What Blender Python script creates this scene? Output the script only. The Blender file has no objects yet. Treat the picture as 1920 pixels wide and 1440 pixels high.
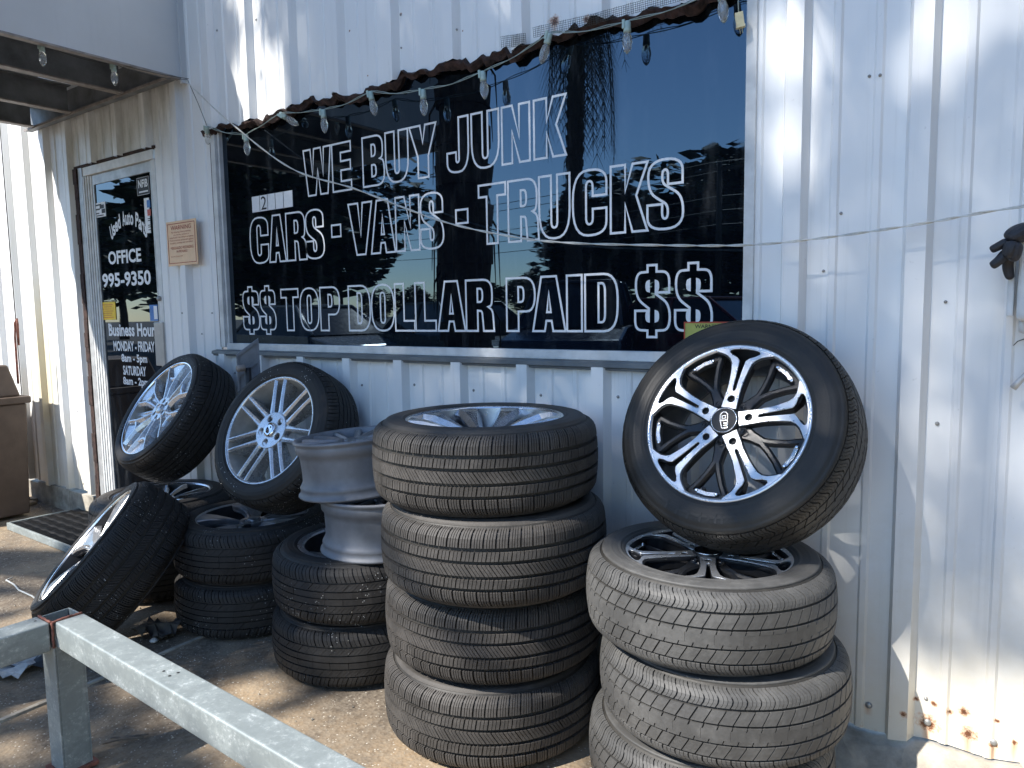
import bpy, bmesh, math, random
import numpy as np
from mathutils import Vector, Matrix

random.seed(7)
rng = np.random.RandomState(11)
sc = bpy.context.scene
COL = sc.collection
PI = math.pi

# ------------------------------------------------------------------ camera
CAM = np.array([0.0, -2.1481, 1.271])
FPX = 1374.08
RW = np.array([[0.81095261, 0.04458116, -0.58341099],
               [0.58490225, -0.08845167, 0.80626649],
               [-0.01565938, -0.99508232, -0.09780574]])
camd = bpy.data.cameras.new('camera')
camd.sensor_width = 36.0
camd.lens = FPX / 1920 * 36.0
camd.clip_start = 0.05
camd.clip_end = 600
cam = bpy.data.objects.new('camera', camd)
COL.objects.link(cam)
X, Y, Z = RW[:, 0], -RW[:, 1], -RW[:, 2]
cam.matrix_world = Matrix(((X[0], Y[0], Z[0], CAM[0]), (X[1], Y[1], Z[1], CAM[1]),
                           (X[2], Y[2], Z[2], CAM[2]), (0, 0, 0, 1)))
sc.camera = cam

# ------------------------------------------------------------------ light
SUN_AZ = math.radians(23.5)     # to the left of the wall's outward normal
SUN_EL = math.radians(45.0)
SDIR = np.array([-math.sin(SUN_AZ) * math.cos(SUN_EL), -math.cos(SUN_AZ) * math.cos(SUN_EL), math.sin(SUN_EL)])
world = bpy.data.worlds.new('World')
sc.world = world
world.use_nodes = True
wn = world.node_tree
wn.nodes.clear()
sky = wn.nodes.new('ShaderNodeTexSky')
sky.sky_type = 'NISHITA'
sky.sun_disc = False
sky.sun_elevation = SUN_EL
sky.sun_rotation = math.atan2(SDIR[0], SDIR[1])
sky.air_density = 1.0
sky.dust_density = 0.0
sky.ozone_density = 3.6
bg = wn.nodes.new('ShaderNodeBackground')
bg.inputs['Strength'].default_value = 0.15
wo = wn.nodes.new('ShaderNodeOutputWorld')
wn.links.new(sky.outputs[0], bg.inputs[0])
wn.links.new(bg.outputs[0], wo.inputs[0])
sund = bpy.data.lights.new('sun', 'SUN')
sund.energy = 4.7
sund.angle = math.radians(0.55)
sund.color = (1.0, 0.95, 0.88)
sun = bpy.data.objects.new('sun', sund)
COL.objects.link(sun)
sun.rotation_euler = Vector(SDIR).to_track_quat('Z', 'Y').to_euler()
sc.view_settings.view_transform = 'Standard'
sc.view_settings.look = 'None'
sc.view_settings.gamma = 1.0
sc.view_settings.use_curve_mapping = False
sc.view_settings.exposure = 1.0


# ------------------------------------------------------------------ helpers
def ray(px, py):
    return RW @ np.array([px - 960.0, py - 720.0, FPX])


def at_y(px, py, y=0.0):
    """photograph pixel -> point on the plane y (the wall is y = 0)"""
    r = ray(px, py)
    return CAM + r * ((y - CAM[1]) / r[1])


def at_z(px, py, z=0.0):
    r = ray(px, py)
    return CAM + r * ((z - CAM[2]) / r[2])


def seen_in_glass(px, py, y):
    """point in front of the wall (at y) that the window mirrors at this pixel"""
    p = at_y(px, py, -y)
    return np.array([p[0], y, p[2]])


def put(o, parent=None):
    COL.objects.link(o)
    if parent is not None:
        o.parent = parent
    return o


def tag(o, label=None, cat=None, group=None, kind=None):
    if label: o['label'] = label
    if cat: o['category'] = cat
    if group: o['group'] = group
    if kind: o['kind'] = kind
    return o


def thing(name, label, cat, loc=(0, 0, 0), group=None, matrix=None):
    o = bpy.data.objects.new(name, None)
    o.empty_display_size = 0.1
    put(o)
    if matrix is not None:
        o.matrix_world = matrix
    else:
        o.location = loc
    return tag(o, label, cat, group)


def mesh_obj(name, me, parent=None, mat=None, loc=None):
    o = bpy.data.objects.new(name, me)
    put(o, parent)
    if mat is not None and len(me.materials) == 0:
        me.materials.append(mat)
    if loc is not None:
        o.location = loc
    return o


class MB:
    """collects verts and faces for ONE mesh"""
    def __init__(s):
        s.v = []; s.f = []; s.sm = []; s.mi = []

    def add(s, verts, faces, smooth=False, mi=0):
        b = len(s.v)
        s.v.extend([tuple(map(float, p)) for p in verts])
        for f in faces:
            s.f.append([i + b for i in f]); s.sm.append(smooth); s.mi.append(mi)
        return s

    def box(s, x0, x1, y0, y1, z0, z1, mi=0, M=None):
        vs = [(x, y, z) for x in (x0, x1) for y in (y0, y1) for z in (z0, z1)]
        if M is not None:
            vs = [tuple(M @ Vector(p)) for p in vs]
        return s.add(vs, [(0, 1, 3, 2), (4, 6, 7, 5), (0, 4, 5, 1), (2, 3, 7, 6), (0, 2, 6, 4), (1, 5, 7, 3)], False, mi)

    def lathe(s, prof, n=48, mi=0, smooth=True, cap0=False, cap1=False, M=None, a0=0.0, a1=2 * PI):
        """prof: list of (r, z) revolved about z"""
        full = abs(a1 - a0 - 2 * PI) < 1e-6
        m = n if full else n + 1
        vs = []
        for r, z in prof:
            for k in range(m):
                a = a0 + (a1 - a0) * k / n
                vs.append((r * math.cos(a), r * math.sin(a), z))
        if M is not None:
            vs = [tuple(M @ Vector(p)) for p in vs]
        fs = []
        for i in range(len(prof) - 1):
            for k in range(n):
                k2 = (k + 1) % m
                fs.append((i * m + k, i * m + k2, (i + 1) * m + k2, (i + 1) * m + k))
        s.add(vs, fs, smooth, mi)
        b = len(s.v) - len(vs)
        if cap0:
            s.f.append([b + k for k in range(m)][::-1]); s.sm.append(False); s.mi.append(mi)
        if cap1:
            q = b + (len(prof) - 1) * m
            s.f.append([q + k for k in range(m)]); s.sm.append(False); s.mi.append(mi)
        return s

    def tube(s, pts, rad, n=6, mi=0, cap=True, smooth=True):
        pts = [Vector(p) for p in pts]
        if not hasattr(rad, '__len__'):
            rad = [rad] * len(pts)
        vs = []
        up = Vector((0.3, 0.2, 1)).normalized()
        for i, p in enumerate(pts):
            d = (pts[min(i + 1, len(pts) - 1)] - pts[max(i - 1, 0)])
            d = d.normalized() if d.length > 1e-9 else Vector((0, 0, 1))
            a = d.cross(up)
            if a.length < 1e-3:
                a = d.cross(Vector((1, 0, 0)))
            a.normalize(); b = d.cross(a)
            for k in range(n):
                t = 2 * PI * k / n
                vs.append(tuple(p + (a * math.cos(t) + b * math.sin(t)) * rad[i]))
        fs = []
        for i in range(len(pts) - 1):
            for k in range(n):
                k2 = (k + 1) % n
                fs.append((i * n + k, i * n + k2, (i + 1) * n + k2, (i + 1) * n + k))
        s.add(vs, fs, smooth, mi)
        if cap:
            b = len(s.v) - len(vs)
            s.f.append([b + k for k in range(n)][::-1]); s.sm.append(False); s.mi.append(mi)
            q = b + (len(pts) - 1) * n
            s.f.append([q + k for k in range(n)]); s.sm.append(False); s.mi.append(mi)
        return s

    def mesh(s, name, *mats):
        me = bpy.data.meshes.new(name)
        me.from_pydata(s.v, [], s.f)
        for m in mats:
            me.materials.append(m)
        me.polygons.foreach_set('use_smooth', s.sm)
        if len(mats) > 1:
            me.polygons.foreach_set('material_index', s.mi)
        me.update()
        bm = bmesh.new(); bm.from_mesh(me)
        bmesh.ops.recalc_face_normals(bm, faces=bm.faces)
        bm.to_mesh(me); bm.free()
        return me

    def build(s, name, mat, parent=None, loc=None):
        mats = mat if isinstance(mat, (list, tuple)) else [mat]
        o = mesh_obj(name, s.mesh(name, *mats), parent)
        if loc is not None:
            o.location = loc
        return o


def bevel(o, w=0.003, seg=2, ang=35):
    m = o.modifiers.new('bevel', 'BEVEL')
    m.width = w; m.segments = seg; m.limit_method = 'ANGLE'; m.angle_limit = math.radians(ang)
    m.harden_normals = False
    return o


# ------------------------------------------------------------------ materials
class NT:
    def __init__(s, name):
        s.m = bpy.data.materials.new(name)
        s.m.use_nodes = True
        s.t = s.m.node_tree
        s.b = s.t.nodes['Principled BSDF']

    def n(s, typ, **kw):
        x = s.t.nodes.new(typ)
        for k, v in kw.items():
            setattr(x, k, v)
        return x

    def l(s, a, b):
        s.t.links.new(a, b)

    def coord(s, kind='Object'):
        if kind == 'World':
            return s.n('ShaderNodeNewGeometry').outputs['Position']
        return s.n('ShaderNodeTexCoord').outputs[kind]

    def noise(s, co, scale, detail=4, rough=0.55, vec_scale=None, dist=0.0):
        if vec_scale is not None:
            mp = s.n('ShaderNodeMapping'); s.l(co, mp.inputs[0])
            mp.inputs['Scale'].default_value = vec_scale
            co = mp.outputs[0]
        x = s.n('ShaderNodeTexNoise')
        x.inputs['Scale'].default_value = scale
        x.inputs['Detail'].default_value = detail
        x.inputs['Roughness'].default_value = rough
        x.inputs['Distortion'].default_value = dist
        s.l(co, x.inputs['Vector'])
        return x.outputs['Fac']

    def ramp(s, fac, a, b, ca=(0, 0, 0, 1), cb=(1, 1, 1, 1)):
        r = s.n('ShaderNodeValToRGB')
        r.color_ramp.elements[0].position = a; r.color_ramp.elements[0].color = ca
        r.color_ramp.elements[1].position = b; r.color_ramp.elements[1].color = cb
        s.l(fac, r.inputs[0])
        return r.outputs[0]

    def mix(s, fac, a, b):
        x = s.n('ShaderNodeMix', data_type='RGBA')
        for i, v in ((0, fac), (6, a), (7, b)):
            if hasattr(v, 'is_output'):
                s.l(v, x.inputs[i])
            elif i == 0:
                x.inputs[0].default_value = v
            else:
                x.inputs[i].default_value = (*v[:3], 1)
        return x.outputs[2]

    def math(s, op, a, b=None, clamp=False):
        x = s.n('ShaderNodeMath', operation=op); x.use_clamp = clamp
        for i, v in ((0, a), (1, b)):
            if v is None: continue
            if hasattr(v, 'is_output'): s.l(v, x.inputs[i])
            else: x.inputs[i].default_value = v
        return x.outputs[0]

    def bump(s, h, strength=0.3, dist=0.01):
        x = s.n('ShaderNodeBump')
        x.inputs['Strength'].default_value = strength
        x.inputs['Distance'].default_value = dist
        s.l(h, x.inputs['Height'])
        s.l(x.outputs[0], s.b.inputs['Normal'])

    def set(s, **kw):
        for k, v in kw.items():
            k = k.replace('_', ' ')
            i = s.b.inputs[k]
            if hasattr(v, 'is_output'):
                s.l(v, i)
            else:
                i.default_value = (*v, 1) if (hasattr(v, '__len__') and len(v) == 3 and i.type == 'RGBA') else v
        return s


def simple(name, col, rough=0.5, metal=0.0, var=0.12, scale=12, bump=0.0, bscale=60, rvar=0.12):
    t = NT(name)
    co = t.coord()
    nz = t.noise(co, scale, 5, 0.6)
    c2 = tuple(max(0, c * (1 - var * 2.2)) for c in col)
    c1 = tuple(min(1, c * (1 + var)) for c in col)
    t.set(Base_Color=t.mix(t.ramp(nz, 0.3, 0.72), c2, c1), Metallic=metal)
    n2 = t.noise(co, scale * 2.3, 4, 0.6)
    rr = t.math('MULTIPLY_ADD', n2, rvar * 2)
    rr.node.inputs[2].default_value = rough - rvar
    t.set(Roughness=rr)
    if bump:
        t.bump(t.noise(co, bscale, 4, 0.6), bump, 0.004)
    return t.m


def rubber(name, base, dust, amount, rough=0.62, scale=9, specks=0.0):
    t = NT(name)
    co = t.coord()
    inf = t.n('ShaderNodeObjectInfo')
    ad = t.n('ShaderNodeVectorMath', operation='ADD')
    mul = t.math('MULTIPLY', inf.outputs['Random'], 37.0)
    cmb = t.n('ShaderNodeCombineXYZ')
    for i in range(3): t.l(mul, cmb.inputs[i])
    t.l(co, ad.inputs[0]); t.l(cmb.outputs[0], ad.inputs[1])
    c = ad.outputs[0]
    big = t.ramp(t.noise(c, scale, 6, 0.68), 0.50 - amount * 0.35, 0.80 - amount * 0.3)
    fine = t.ramp(t.noise(c, scale * 9, 4, 0.7), 0.35, 0.75)
    f = t.math('MULTIPLY', big, t.math('MULTIPLY_ADD', fine, 0.65))
    f.node.inputs[1].links[0].from_node.inputs[2].default_value = 0.35
    f = t.math('MINIMUM', t.math('MULTIPLY_ADD', f, 1.0), 0.85)
    dark = tuple(b * 0.6 for b in base)
    bc = t.mix(t.noise(c, 30, 3), dark, base)
    colr = t.mix(f, bc, dust)
    mud = t.ramp(t.noise(c, scale * 0.7, 7, 0.74), 0.54, 0.66)
    colr = t.mix(t.math('MULTIPLY', t.math('MULTIPLY', mud, fine), 0.8 * min(1, amount * 1.8)), colr, tuple(min(.4, d * 1.7) for d in dust))
    if specks:
        vo = t.n('ShaderNodeTexVoronoi'); vo.inputs['Scale'].default_value = 95
        t.l(c, vo.inputs['Vector'])
        sp = t.math('MULTIPLY', t.math('LESS_THAN', vo.outputs['Distance'], 0.16),
                    t.math('GREATER_THAN', t.noise(c, 7, 2), 0.60 - specks))
        colr = t.mix(sp, colr, (0.42, 0.42, 0.40))
    t.set(Base_Color=colr, Roughness=t.math('MULTIPLY_ADD', f, 0.3))
    t.b.inputs['Roughness'].links[0].from_node.inputs[2].default_value = rough - 0.08
    t.b.inputs['Specular IOR Level'].default_value = 0.36
    t.bump(t.noise(c, 160, 4, 0.6), 0.25, 0.002)
    return t.m


M = {}
M['rub_brown'] = rubber('rubber_brown_dust', (0.0085, 0.0085, 0.0086), (0.088, 0.081, 0.074), 0.22, 0.50, 7)
M['rub_grey'] = rubber('rubber_grey_dust', (0.0165, 0.0168, 0.0173), (0.118, 0.116, 0.111), 0.19, 0.46, 6)
M['rub_dark'] = rubber('rubber_dark', (0.0038, 0.0038, 0.0041), (0.038, 0.0355, 0.033), 0.22, 0.55, 8, 0.05)
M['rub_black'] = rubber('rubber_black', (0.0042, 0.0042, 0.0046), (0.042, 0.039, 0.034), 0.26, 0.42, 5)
M['chrome'] = simple('chrome', (0.72, 0.73, 0.75), 0.10, 1.0, 0.06, 20, rvar=0.06)
M['polished'] = simple('polished_aluminium', (0.80, 0.80, 0.80), 0.22, 1.0, 0.05, 30, rvar=0.08)
M['machined'] = simple('machined_face', (0.78, 0.79, 0.80), 0.30, 0.85, 0.08, 25)
M['silver'] = simple('silver_paint', (0.42, 0.43, 0.45), 0.30, 0.8, 0.1, 22)
M['grey_alloy'] = simple('grey_alloy', (0.27, 0.275, 0.29), 0.36, 0.7, 0.12, 18)
M['satin'] = simple('satin_silver', (0.62, 0.63, 0.64), 0.27, 0.72, 0.10, 16)
M['barrel_light'] = simple('pale_alloy', (0.52, 0.50, 0.46), 0.4, 0.25, 0.2, 9)
M['barrel'] = simple('barrel_alloy', (0.21, 0.218, 0.235), 0.58, 0.3, 0.16, 7, 0.05, 40)
M['blackpaint'] = simple('black_wheel_paint', (0.018, 0.019, 0.021), 0.32, 0.0, 0.15, 30)
M['darkrim'] = simple('dark_barrel', (0.06, 0.06, 0.063), 0.45, 0.5, 0.2, 12)
M['black_plastic'] = simple('black_plastic', (0.015, 0.015, 0.016), 0.5, 0, 0.1)
M['rust'] = simple('rust', (0.050, 0.026, 0.020), 0.9, 0, 0.4, 45, 0.6, 120)
M['rustweld'] = simple('red_primer_weld', (0.26, 0.10, 0.07), 0.8, 0, 0.3, 40, 0.5, 90)
M['steel_dark'] = simple('dark_steel', (0.20, 0.215, 0.23), 0.55, 0.2, 0.2, 9, 0.1)
M['steel_light'] = simple('worn_edge_steel', (0.30, 0.27, 0.25), 0.6, 0.1, 0.2, 20)
M['alu'] = simple('aluminium_frame', (0.50, 0.51, 0.51), 0.45, 0.35, 0.14, 14)
M['alu_white'] = simple('white_frame', (0.66, 0.67, 0.66), 0.45, 0, 0.1, 14)
M['white'] = simple('white_vinyl', (0.80, 0.81, 0.82), 0.5, 0, 0.04, 60)
M['wire_white'] = simple('white_wire', (0.62, 0.62, 0.58), 0.5, 0, 0.1, 60)
M['wire_green'] = simple('pale_green_wire', (0.30, 0.36, 0.33), 0.5, 0, 0.1, 60)
M['wire_dark'] = simple('dark_wire', (0.06, 0.065, 0.06), 0.5, 0, 0.1, 60)
M['socket'] = simple('pale_green_socket', (0.40, 0.52, 0.48), 0.45, 0, 0.1, 60)
M['ivory'] = simple('ivory_plug', (0.62, 0.58, 0.38), 0.5, 0, 0.1, 60)
M['concrete_foot'] = simple('footing_concrete', (0.44, 0.40, 0.33), 0.9, 0, 0.3, 9, 0.8, 45)
M['bin'] = simple('brown_bin_plastic', (0.115, 0.080, 0.058), 0.6, 0, 0.15, 6, 0.1, 30)
M['cardboard'] = simple('weathered_board', (0.42, 0.32, 0.21), 0.85, 0, 0.2, 9)
M['paper'] = simple('torn_paper', (0.62, 0.63, 0.62), 0.8, 0, 0.2, 18)
M['mat'] = simple('ribbed_mat', (0.085, 0.080, 0.074), 0.75, 0, 0.2, 25)
M['twig'] = simple('dry_twig', (0.20, 0.17, 0.14), 0.9, 0, 0.2, 40)
M['glove'] = simple('black_glove_leather', (0.022, 0.022, 0.027), 0.55, 0, 0.2, 40, 0.4, 90)
M['orange_paper'] = simple('faded_warning_plate', (0.88, 0.60, 0.36), 0.55, 0, 0.06, 12)
M['red_ink'] = simple('red_ink', (0.42, 0.06, 0.04), 0.6, 0, 0.1, 40)
M['yellow'] = simple('yellow_label', (0.90, 0.58, 0.02), 0.5, 0, 0.08, 30)
M['yellow_green'] = simple('yellow_green_label', (0.55, 0.52, 0.12), 0.4, 0, 0.12, 20)
M['ink'] = simple('black_ink', (0.02, 0.02, 0.02), 0.6, 0, 0.1, 40)
M['blue'] = simple('blue_print', (0.03, 0.17, 0.50), 0.45, 0, 0.1, 40)
M['redprint'] = simple('red_print', (0.55, 0.07, 0.03), 0.45, 0, 0.1, 40)
M['sign_grey'] = simple('painted_grey_sheet', (0.22, 0.245, 0.28), 0.45, 0.1, 0.12, 12)
M['bark'] = simple('bark', (0.085, 0.065, 0.05), 0.95, 0, 0.35, 25, 0.8, 60)
M['leaf'] = simple('leaf', (0.055, 0.085, 0.028), 0.6, 0, 0.35, 3)
M['leaf_dark'] = simple('dark_leaf', (0.035, 0.055, 0.022), 0.7, 0, 0.35, 1)
M['dead_frond'] = simple('dead_frond', (0.10, 0.085, 0.06), 0.85, 0, 0.3, 6)
M['tar_glass'] = simple('car_glass', (0.01, 0.012, 0.014), 0.05, 0, 0.1, 8, rvar=0.02)
M['screw'] = simple('screw_head', (0.36, 0.36, 0.35), 0.45, 0.5, 0.2, 40)


def mat_bulb():
    t = NT('clear_bulb_glass')
    t.set(Base_Color=(0.9, 0.93, 0.92), Roughness=0.05, Transmission_Weight=0.85, IOR=1.35)
    t.b.inputs['Specular IOR Level'].default_value = 0.6
    return t.m
M['bulb'] = mat_bulb()


def mat_galv():
    t = NT('galvanised_steel')
    co = t.coord()
    vo = t.n('ShaderNodeTexVoronoi'); vo.inputs['Scale'].default_value = 55
    t.l(co, vo.inputs['Vector'])
    sp = t.ramp(vo.outputs['Color'], 0.1, 0.9)
    fl_ = t.noise(co, 130, 5, 0.75, (1, 1, .5))
    st = t.ramp(t.noise(co, 14, 7, 0.72, (1, 1, 1.6)), 0.46, 0.70)
    ch = t.ramp(t.noise(co, 85, 6, 0.75), 0.53, 0.60)
    base = t.mix(t.math('MULTIPLY', sp, 0.35), (0.27, 0.302, 0.298), (0.21, 0.238, 0.238))
    base = t.mix(t.math('MULTIPLY', st, 0.55), base, (0.47, 0.52, 0.51))
    base = t.mix(t.math('MULTIPLY', t.math('MULTIPLY', ch, st), 0.9), base, (0.72, 0.75, 0.75))
    dk = t.ramp(t.noise(co, 5, 6, 0.7), 0.58, 0.75)
    base = t.mix(t.math('MULTIPLY', dk, 0.35), base, (0.20, 0.225, 0.22))
    base = t.mix(t.math('MULTIPLY', t.ramp(fl_, 0.35, 0.7), 0.30), base, (0.19, 0.225, 0.22))
    t.set(Base_Color=base, Metallic=0.25, Roughness=0.52)
    t.bump(t.noise(co, 70, 5, 0.65), 0.12, 0.003)
    return t.m
M['galv'] = mat_galv()


def mat_wall():
    t = NT('white_siding_paint')
    co = t.coord('World')
    sx = t.n('ShaderNodeSeparateXYZ'); t.l(co, sx.inputs[0])
    x, z = sx.outputs[0], sx.outputs[2]
    n1 = t.noise(co, 2.2, 6, 0.6, (1, 1, 0.35))
    base = t.mix(t.ramp(n1, 0.3, 0.75), (0.77, 0.78, 0.775), (0.84, 0.845, 0.835))
    # run-off streaks, thin and vertical
    st = t.ramp(t.noise(co, 9, 6, 0.7, (3.5, 1, 0.12)), 0.56, 0.78)
    base = t.mix(t.math('MULTIPLY', st, 0.30), base, (0.47, 0.47, 0.44))
    # soil splashed up from the ground, its tint raised to paint warm ground bounce
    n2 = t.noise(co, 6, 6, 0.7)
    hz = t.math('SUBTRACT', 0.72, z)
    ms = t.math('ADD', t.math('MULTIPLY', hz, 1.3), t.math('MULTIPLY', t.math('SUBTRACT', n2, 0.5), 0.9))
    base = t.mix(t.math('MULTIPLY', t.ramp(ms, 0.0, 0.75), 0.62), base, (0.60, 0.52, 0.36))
    # old yellow stain left of the door
    dx = t.math('ABSOLUTE', t.math('ADD', x, 5.42))
    dz = t.math('ABSOLUTE', t.math('SUBTRACT', z, 0.92))
    ym = t.math('SUBTRACT', 1.0, t.math('ADD', t.math('MULTIPLY', dx, 2.6), t.math('MULTIPLY', dz, 1.15)))
    ym = t.math('ADD', ym, t.math('MULTIPLY', t.math('SUBTRACT', n2, 0.5), 0.5))
    base = t.mix(t.math('MULTIPLY', t.ramp(ym, 0.1, 0.8), 0.55), base, (0.62, 0.50, 0.20))
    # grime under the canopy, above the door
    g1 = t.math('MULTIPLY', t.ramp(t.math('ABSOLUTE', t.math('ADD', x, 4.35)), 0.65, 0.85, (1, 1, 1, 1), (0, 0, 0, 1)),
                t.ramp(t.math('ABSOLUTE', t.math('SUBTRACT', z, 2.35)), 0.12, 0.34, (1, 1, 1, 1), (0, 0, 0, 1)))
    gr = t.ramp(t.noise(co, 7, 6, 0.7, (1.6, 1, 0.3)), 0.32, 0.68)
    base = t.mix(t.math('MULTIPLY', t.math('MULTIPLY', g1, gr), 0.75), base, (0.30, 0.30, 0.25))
    # fine scuffs
    sc_ = t.ramp(t.noise(co, 45, 3, 0.6), 0.70, 0.76)
    base = t.mix(t.math('MULTIPLY', sc_, 0.25), base, (0.35, 0.34, 0.32))
    # rust round fixings and along the bottom
    nz = t.noise(co, 75, 6, 0.8)
    nb = t.noise(co, 16, 4, 0.6)
    tot = None

    def spot(px, py, r, drip=0.0, dark=False):
        nonlocal tot
        p = at_y(px, py)
        ax = t.math('SUBTRACT', x, float(p[0])); az = t.math('SUBTRACT', z, float(p[2]))
        d = t.math('SQRT', t.math('ADD', t.math('MULTIPLY', ax, ax), t.math('MULTIPLY', az, az)))
        r = r * 0.85
        d = t.math('ADD', d, t.math('MULTIPLY', t.math('SUBTRACT', nz, 0.5), r * 2.6))
        mk = t.math('SUBTRACT', 1.0, t.math('DIVIDE', d, r), True)
        if drip:
            dn = t.math('MULTIPLY', az, -1.0)
            a = t.math('SUBTRACT', 1.0, t.math('DIVIDE', t.math('ABSOLUTE', t.math('ADD', ax, t.math('MULTIPLY', t.math('SUBTRACT', nb, 0.5), 0.012))), 0.014), True)
            b = t.math('SQRT', t.math('SUBTRACT', 1.0, t.math('DIVIDE', dn, drip), True))
            c = t.math('GREATER_THAN', dn, 0.0)
            mk = t.math('MAXIMUM', mk, t.math('MULTIPLY', t.math('MULTIPLY', a, b), t.math('MULTIPLY', c, 0.50)))
        tot = mk if tot is None else t.math('MAXIMUM', tot, mk)
    spot(1739, 1356, 0.036, 0.15); spot(1815, 1376, 0.027, 0.10); spot(1862, 1396, 0.014, 0.12)
    spot(1780, 1334, 0.013); spot(1808, 1335, 0.019); spot(1697, 1330, 0.013); spot(1751, 1320, 0.012)
    spot(1870, 1352, 0.010); spot(1718, 1310, 0.010); spot(1902, 1392, 0.011, 0.06)
    spot(1628, 1322, 0.008, 0.03)
    spot(1040, 40, 0.028, 0.05); spot(1100, 36, 0.020); spot(656, 58, 0.007); spot(752, 27, 0.008)
    spot(690, 142, 0.006); spot(868, 58, 0.004)
    # flecks of rust creeping up from the cut bottom edge, and thin runs below the fixings
    band = t.math('MULTIPLY', t.ramp(z, 0.09, 0.30, (1, 1, 1, 1), (0, 0, 0, 1)), t.math('GREATER_THAN', x, -0.62))
    fleck = t.ramp(t.noise(co, 38, 7, 0.8), 0.60, 0.70)
    clump = t.ramp(t.noise(co, 7, 3, 0.6), 0.44, 0.60)
    tot = t.math('MAXIMUM', tot, t.math('MULTIPLY', t.math('MULTIPLY', fleck, clump), t.math('MULTIPLY', band, 0.62)))
    tot = t.math('MULTIPLY', tot, 1.5, True)
    base = t.mix(tot, base, t.mix(t.ramp(tot, 0.45, 1.0), (0.52, 0.24, 0.075), t.mix(t.ramp(nz, 0.40, 0.60), (0.20, 0.075, 0.03), (0.05, 0.022, 0.016))))
    t.set(Base_Color=base, Roughness=t.math('MULTIPLY_ADD', n2, 0.25))
    t.b.inputs['Roughness'].links[0].from_node.inputs[2].default_value = 0.28
    t.bump(t.noise(co, 5.5, 4, 0.5, (1, 1, 0.5)), 0.16, 0.025)
    return t.m
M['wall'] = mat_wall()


def mat_panel(name, col):
    t = NT(name)
    co = t.coord('World')
    n1 = t.noise(co, 1.7, 5, 0.6)
    b = t.mix(t.ramp(n1, 0.3, 0.7), tuple(c * 0.86 for c in col), col)
    st = t.ramp(t.noise(co, 7, 6, 0.7, (3, 3, 0.15)), 0.58, 0.8)
    b = t.mix(t.math('MULTIPLY', st, 0.35), b, tuple(c * 0.72 for c in col))
    t.set(Base_Color=b, Roughness=0.5)
    return t.m
M['fascia'] = mat_panel('fascia_paint', (0.60, 0.62, 0.63))


def mat_glass(name, dust):
    """tinted pane seen from outside: dark film behind the glass, mirror reflection, dust streaks"""
    t = NT(name)
    co = t.coord('World')
    n1 = t.noise(co, 8, 6, 0.7, (2.2, 1, 0.35))
    n2 = t.noise(co, 60, 4, 0.7)
    d = t.math('MULTIPLY', t.ramp(n1, 0.52, 0.82), t.math('MULTIPLY_ADD', n2, 0.6))
    d.node.inputs[1].links[0].from_node.inputs[2].default_value = 0.3
    b = t.mix(t.math('MULTIPLY', d, dust), (0.002, 0.0035, 0.006), (0.22, 0.24, 0.26))
    t.set(Base_Color=b, Roughness=t.math('MULTIPLY_ADD', d, 0.10), IOR=1.88)
    t.b.inputs['Roughness'].links[0].from_node.inputs[2].default_value = 0.006
    t.b.inputs['Specular Tint'].default_value = (0.54, 0.77, 1.0, 1)
    return t.m
M['window_glass'] = mat_glass('tinted_window_glass', 0.24)
M['door_glass'] = mat_glass('tinted_door_glass', 0.35)


def mat_ground():
    t = NT('stained_concrete')
    co = t.coord('World')
    n1 = t.noise(co, 1.3, 7, 0.62, dist=0.6)
    n2 = t.noise(co, 4.5, 6, 0.65)
    n3 = t.noise(co, 130, 3, 0.6)
    vo = t.n('ShaderNodeTexVoronoi'); vo.inputs['Scale'].default_value = 85
    t.l(co, vo.inputs['Vector'])
    agg = t.ramp(vo.outputs['Color'], 0.15, 0.85)
    b = t.mix(t.ramp(n2, 0.32, 0.66), (0.24, 0.168, 0.100), (0.39, 0.295, 0.190))
    b = t.mix(t.math('MULTIPLY', t.ramp(n1, 0.40, 0.58), 0.80), b, (0.046, 0.039, 0.034))
    n4 = t.noise(co, 11, 6, 0.75)
    b = t.mix(t.math('MULTIPLY', t.ramp(n4, 0.50, 0.66), 0.62), b, (0.07, 0.055, 0.042))
    b = t.mix(t.math('MULTIPLY', agg, 0.45), b, t.mix(n3, (0.07, 0.058, 0.046), (0.52, 0.44, 0.33)))
    chips = t.math('MULTIPLY', t.math('LESS_THAN', vo.outputs['Distance'], 0.22), t.math('GREATER_THAN', t.noise(co, 26, 3), 0.53))
    b = t.mix(t.math('MULTIPLY', chips, 0.8), b, (0.58, 0.54, 0.46))
    t.set(Base_Color=b, Roughness=t.math('MULTIPLY_ADD', n2, 0.3))
    t.b.inputs['Roughness'].links[0].from_node.inputs[2].default_value = 0.62
    hh = t.math('ADD', vo.outputs['Distance'], t.math('MULTIPLY', n2, 2.0))
    t.bump(hh, 0.28, 0.006)
    return t.m
M['ground'] = mat_ground()


def mat_lot():
    t = NT('car_park_surface')
    co = t.coord('World')
    b = t.mix(t.ramp(t.noise(co, 0.5, 6, 0.6), 0.35, 0.7), (0.055, 0.053, 0.05), (0.10, 0.095, 0.088))
    t.set(Base_Color=b, Roughness=0.9)
    return t.m
M['lot'] = mat_lot()

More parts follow.
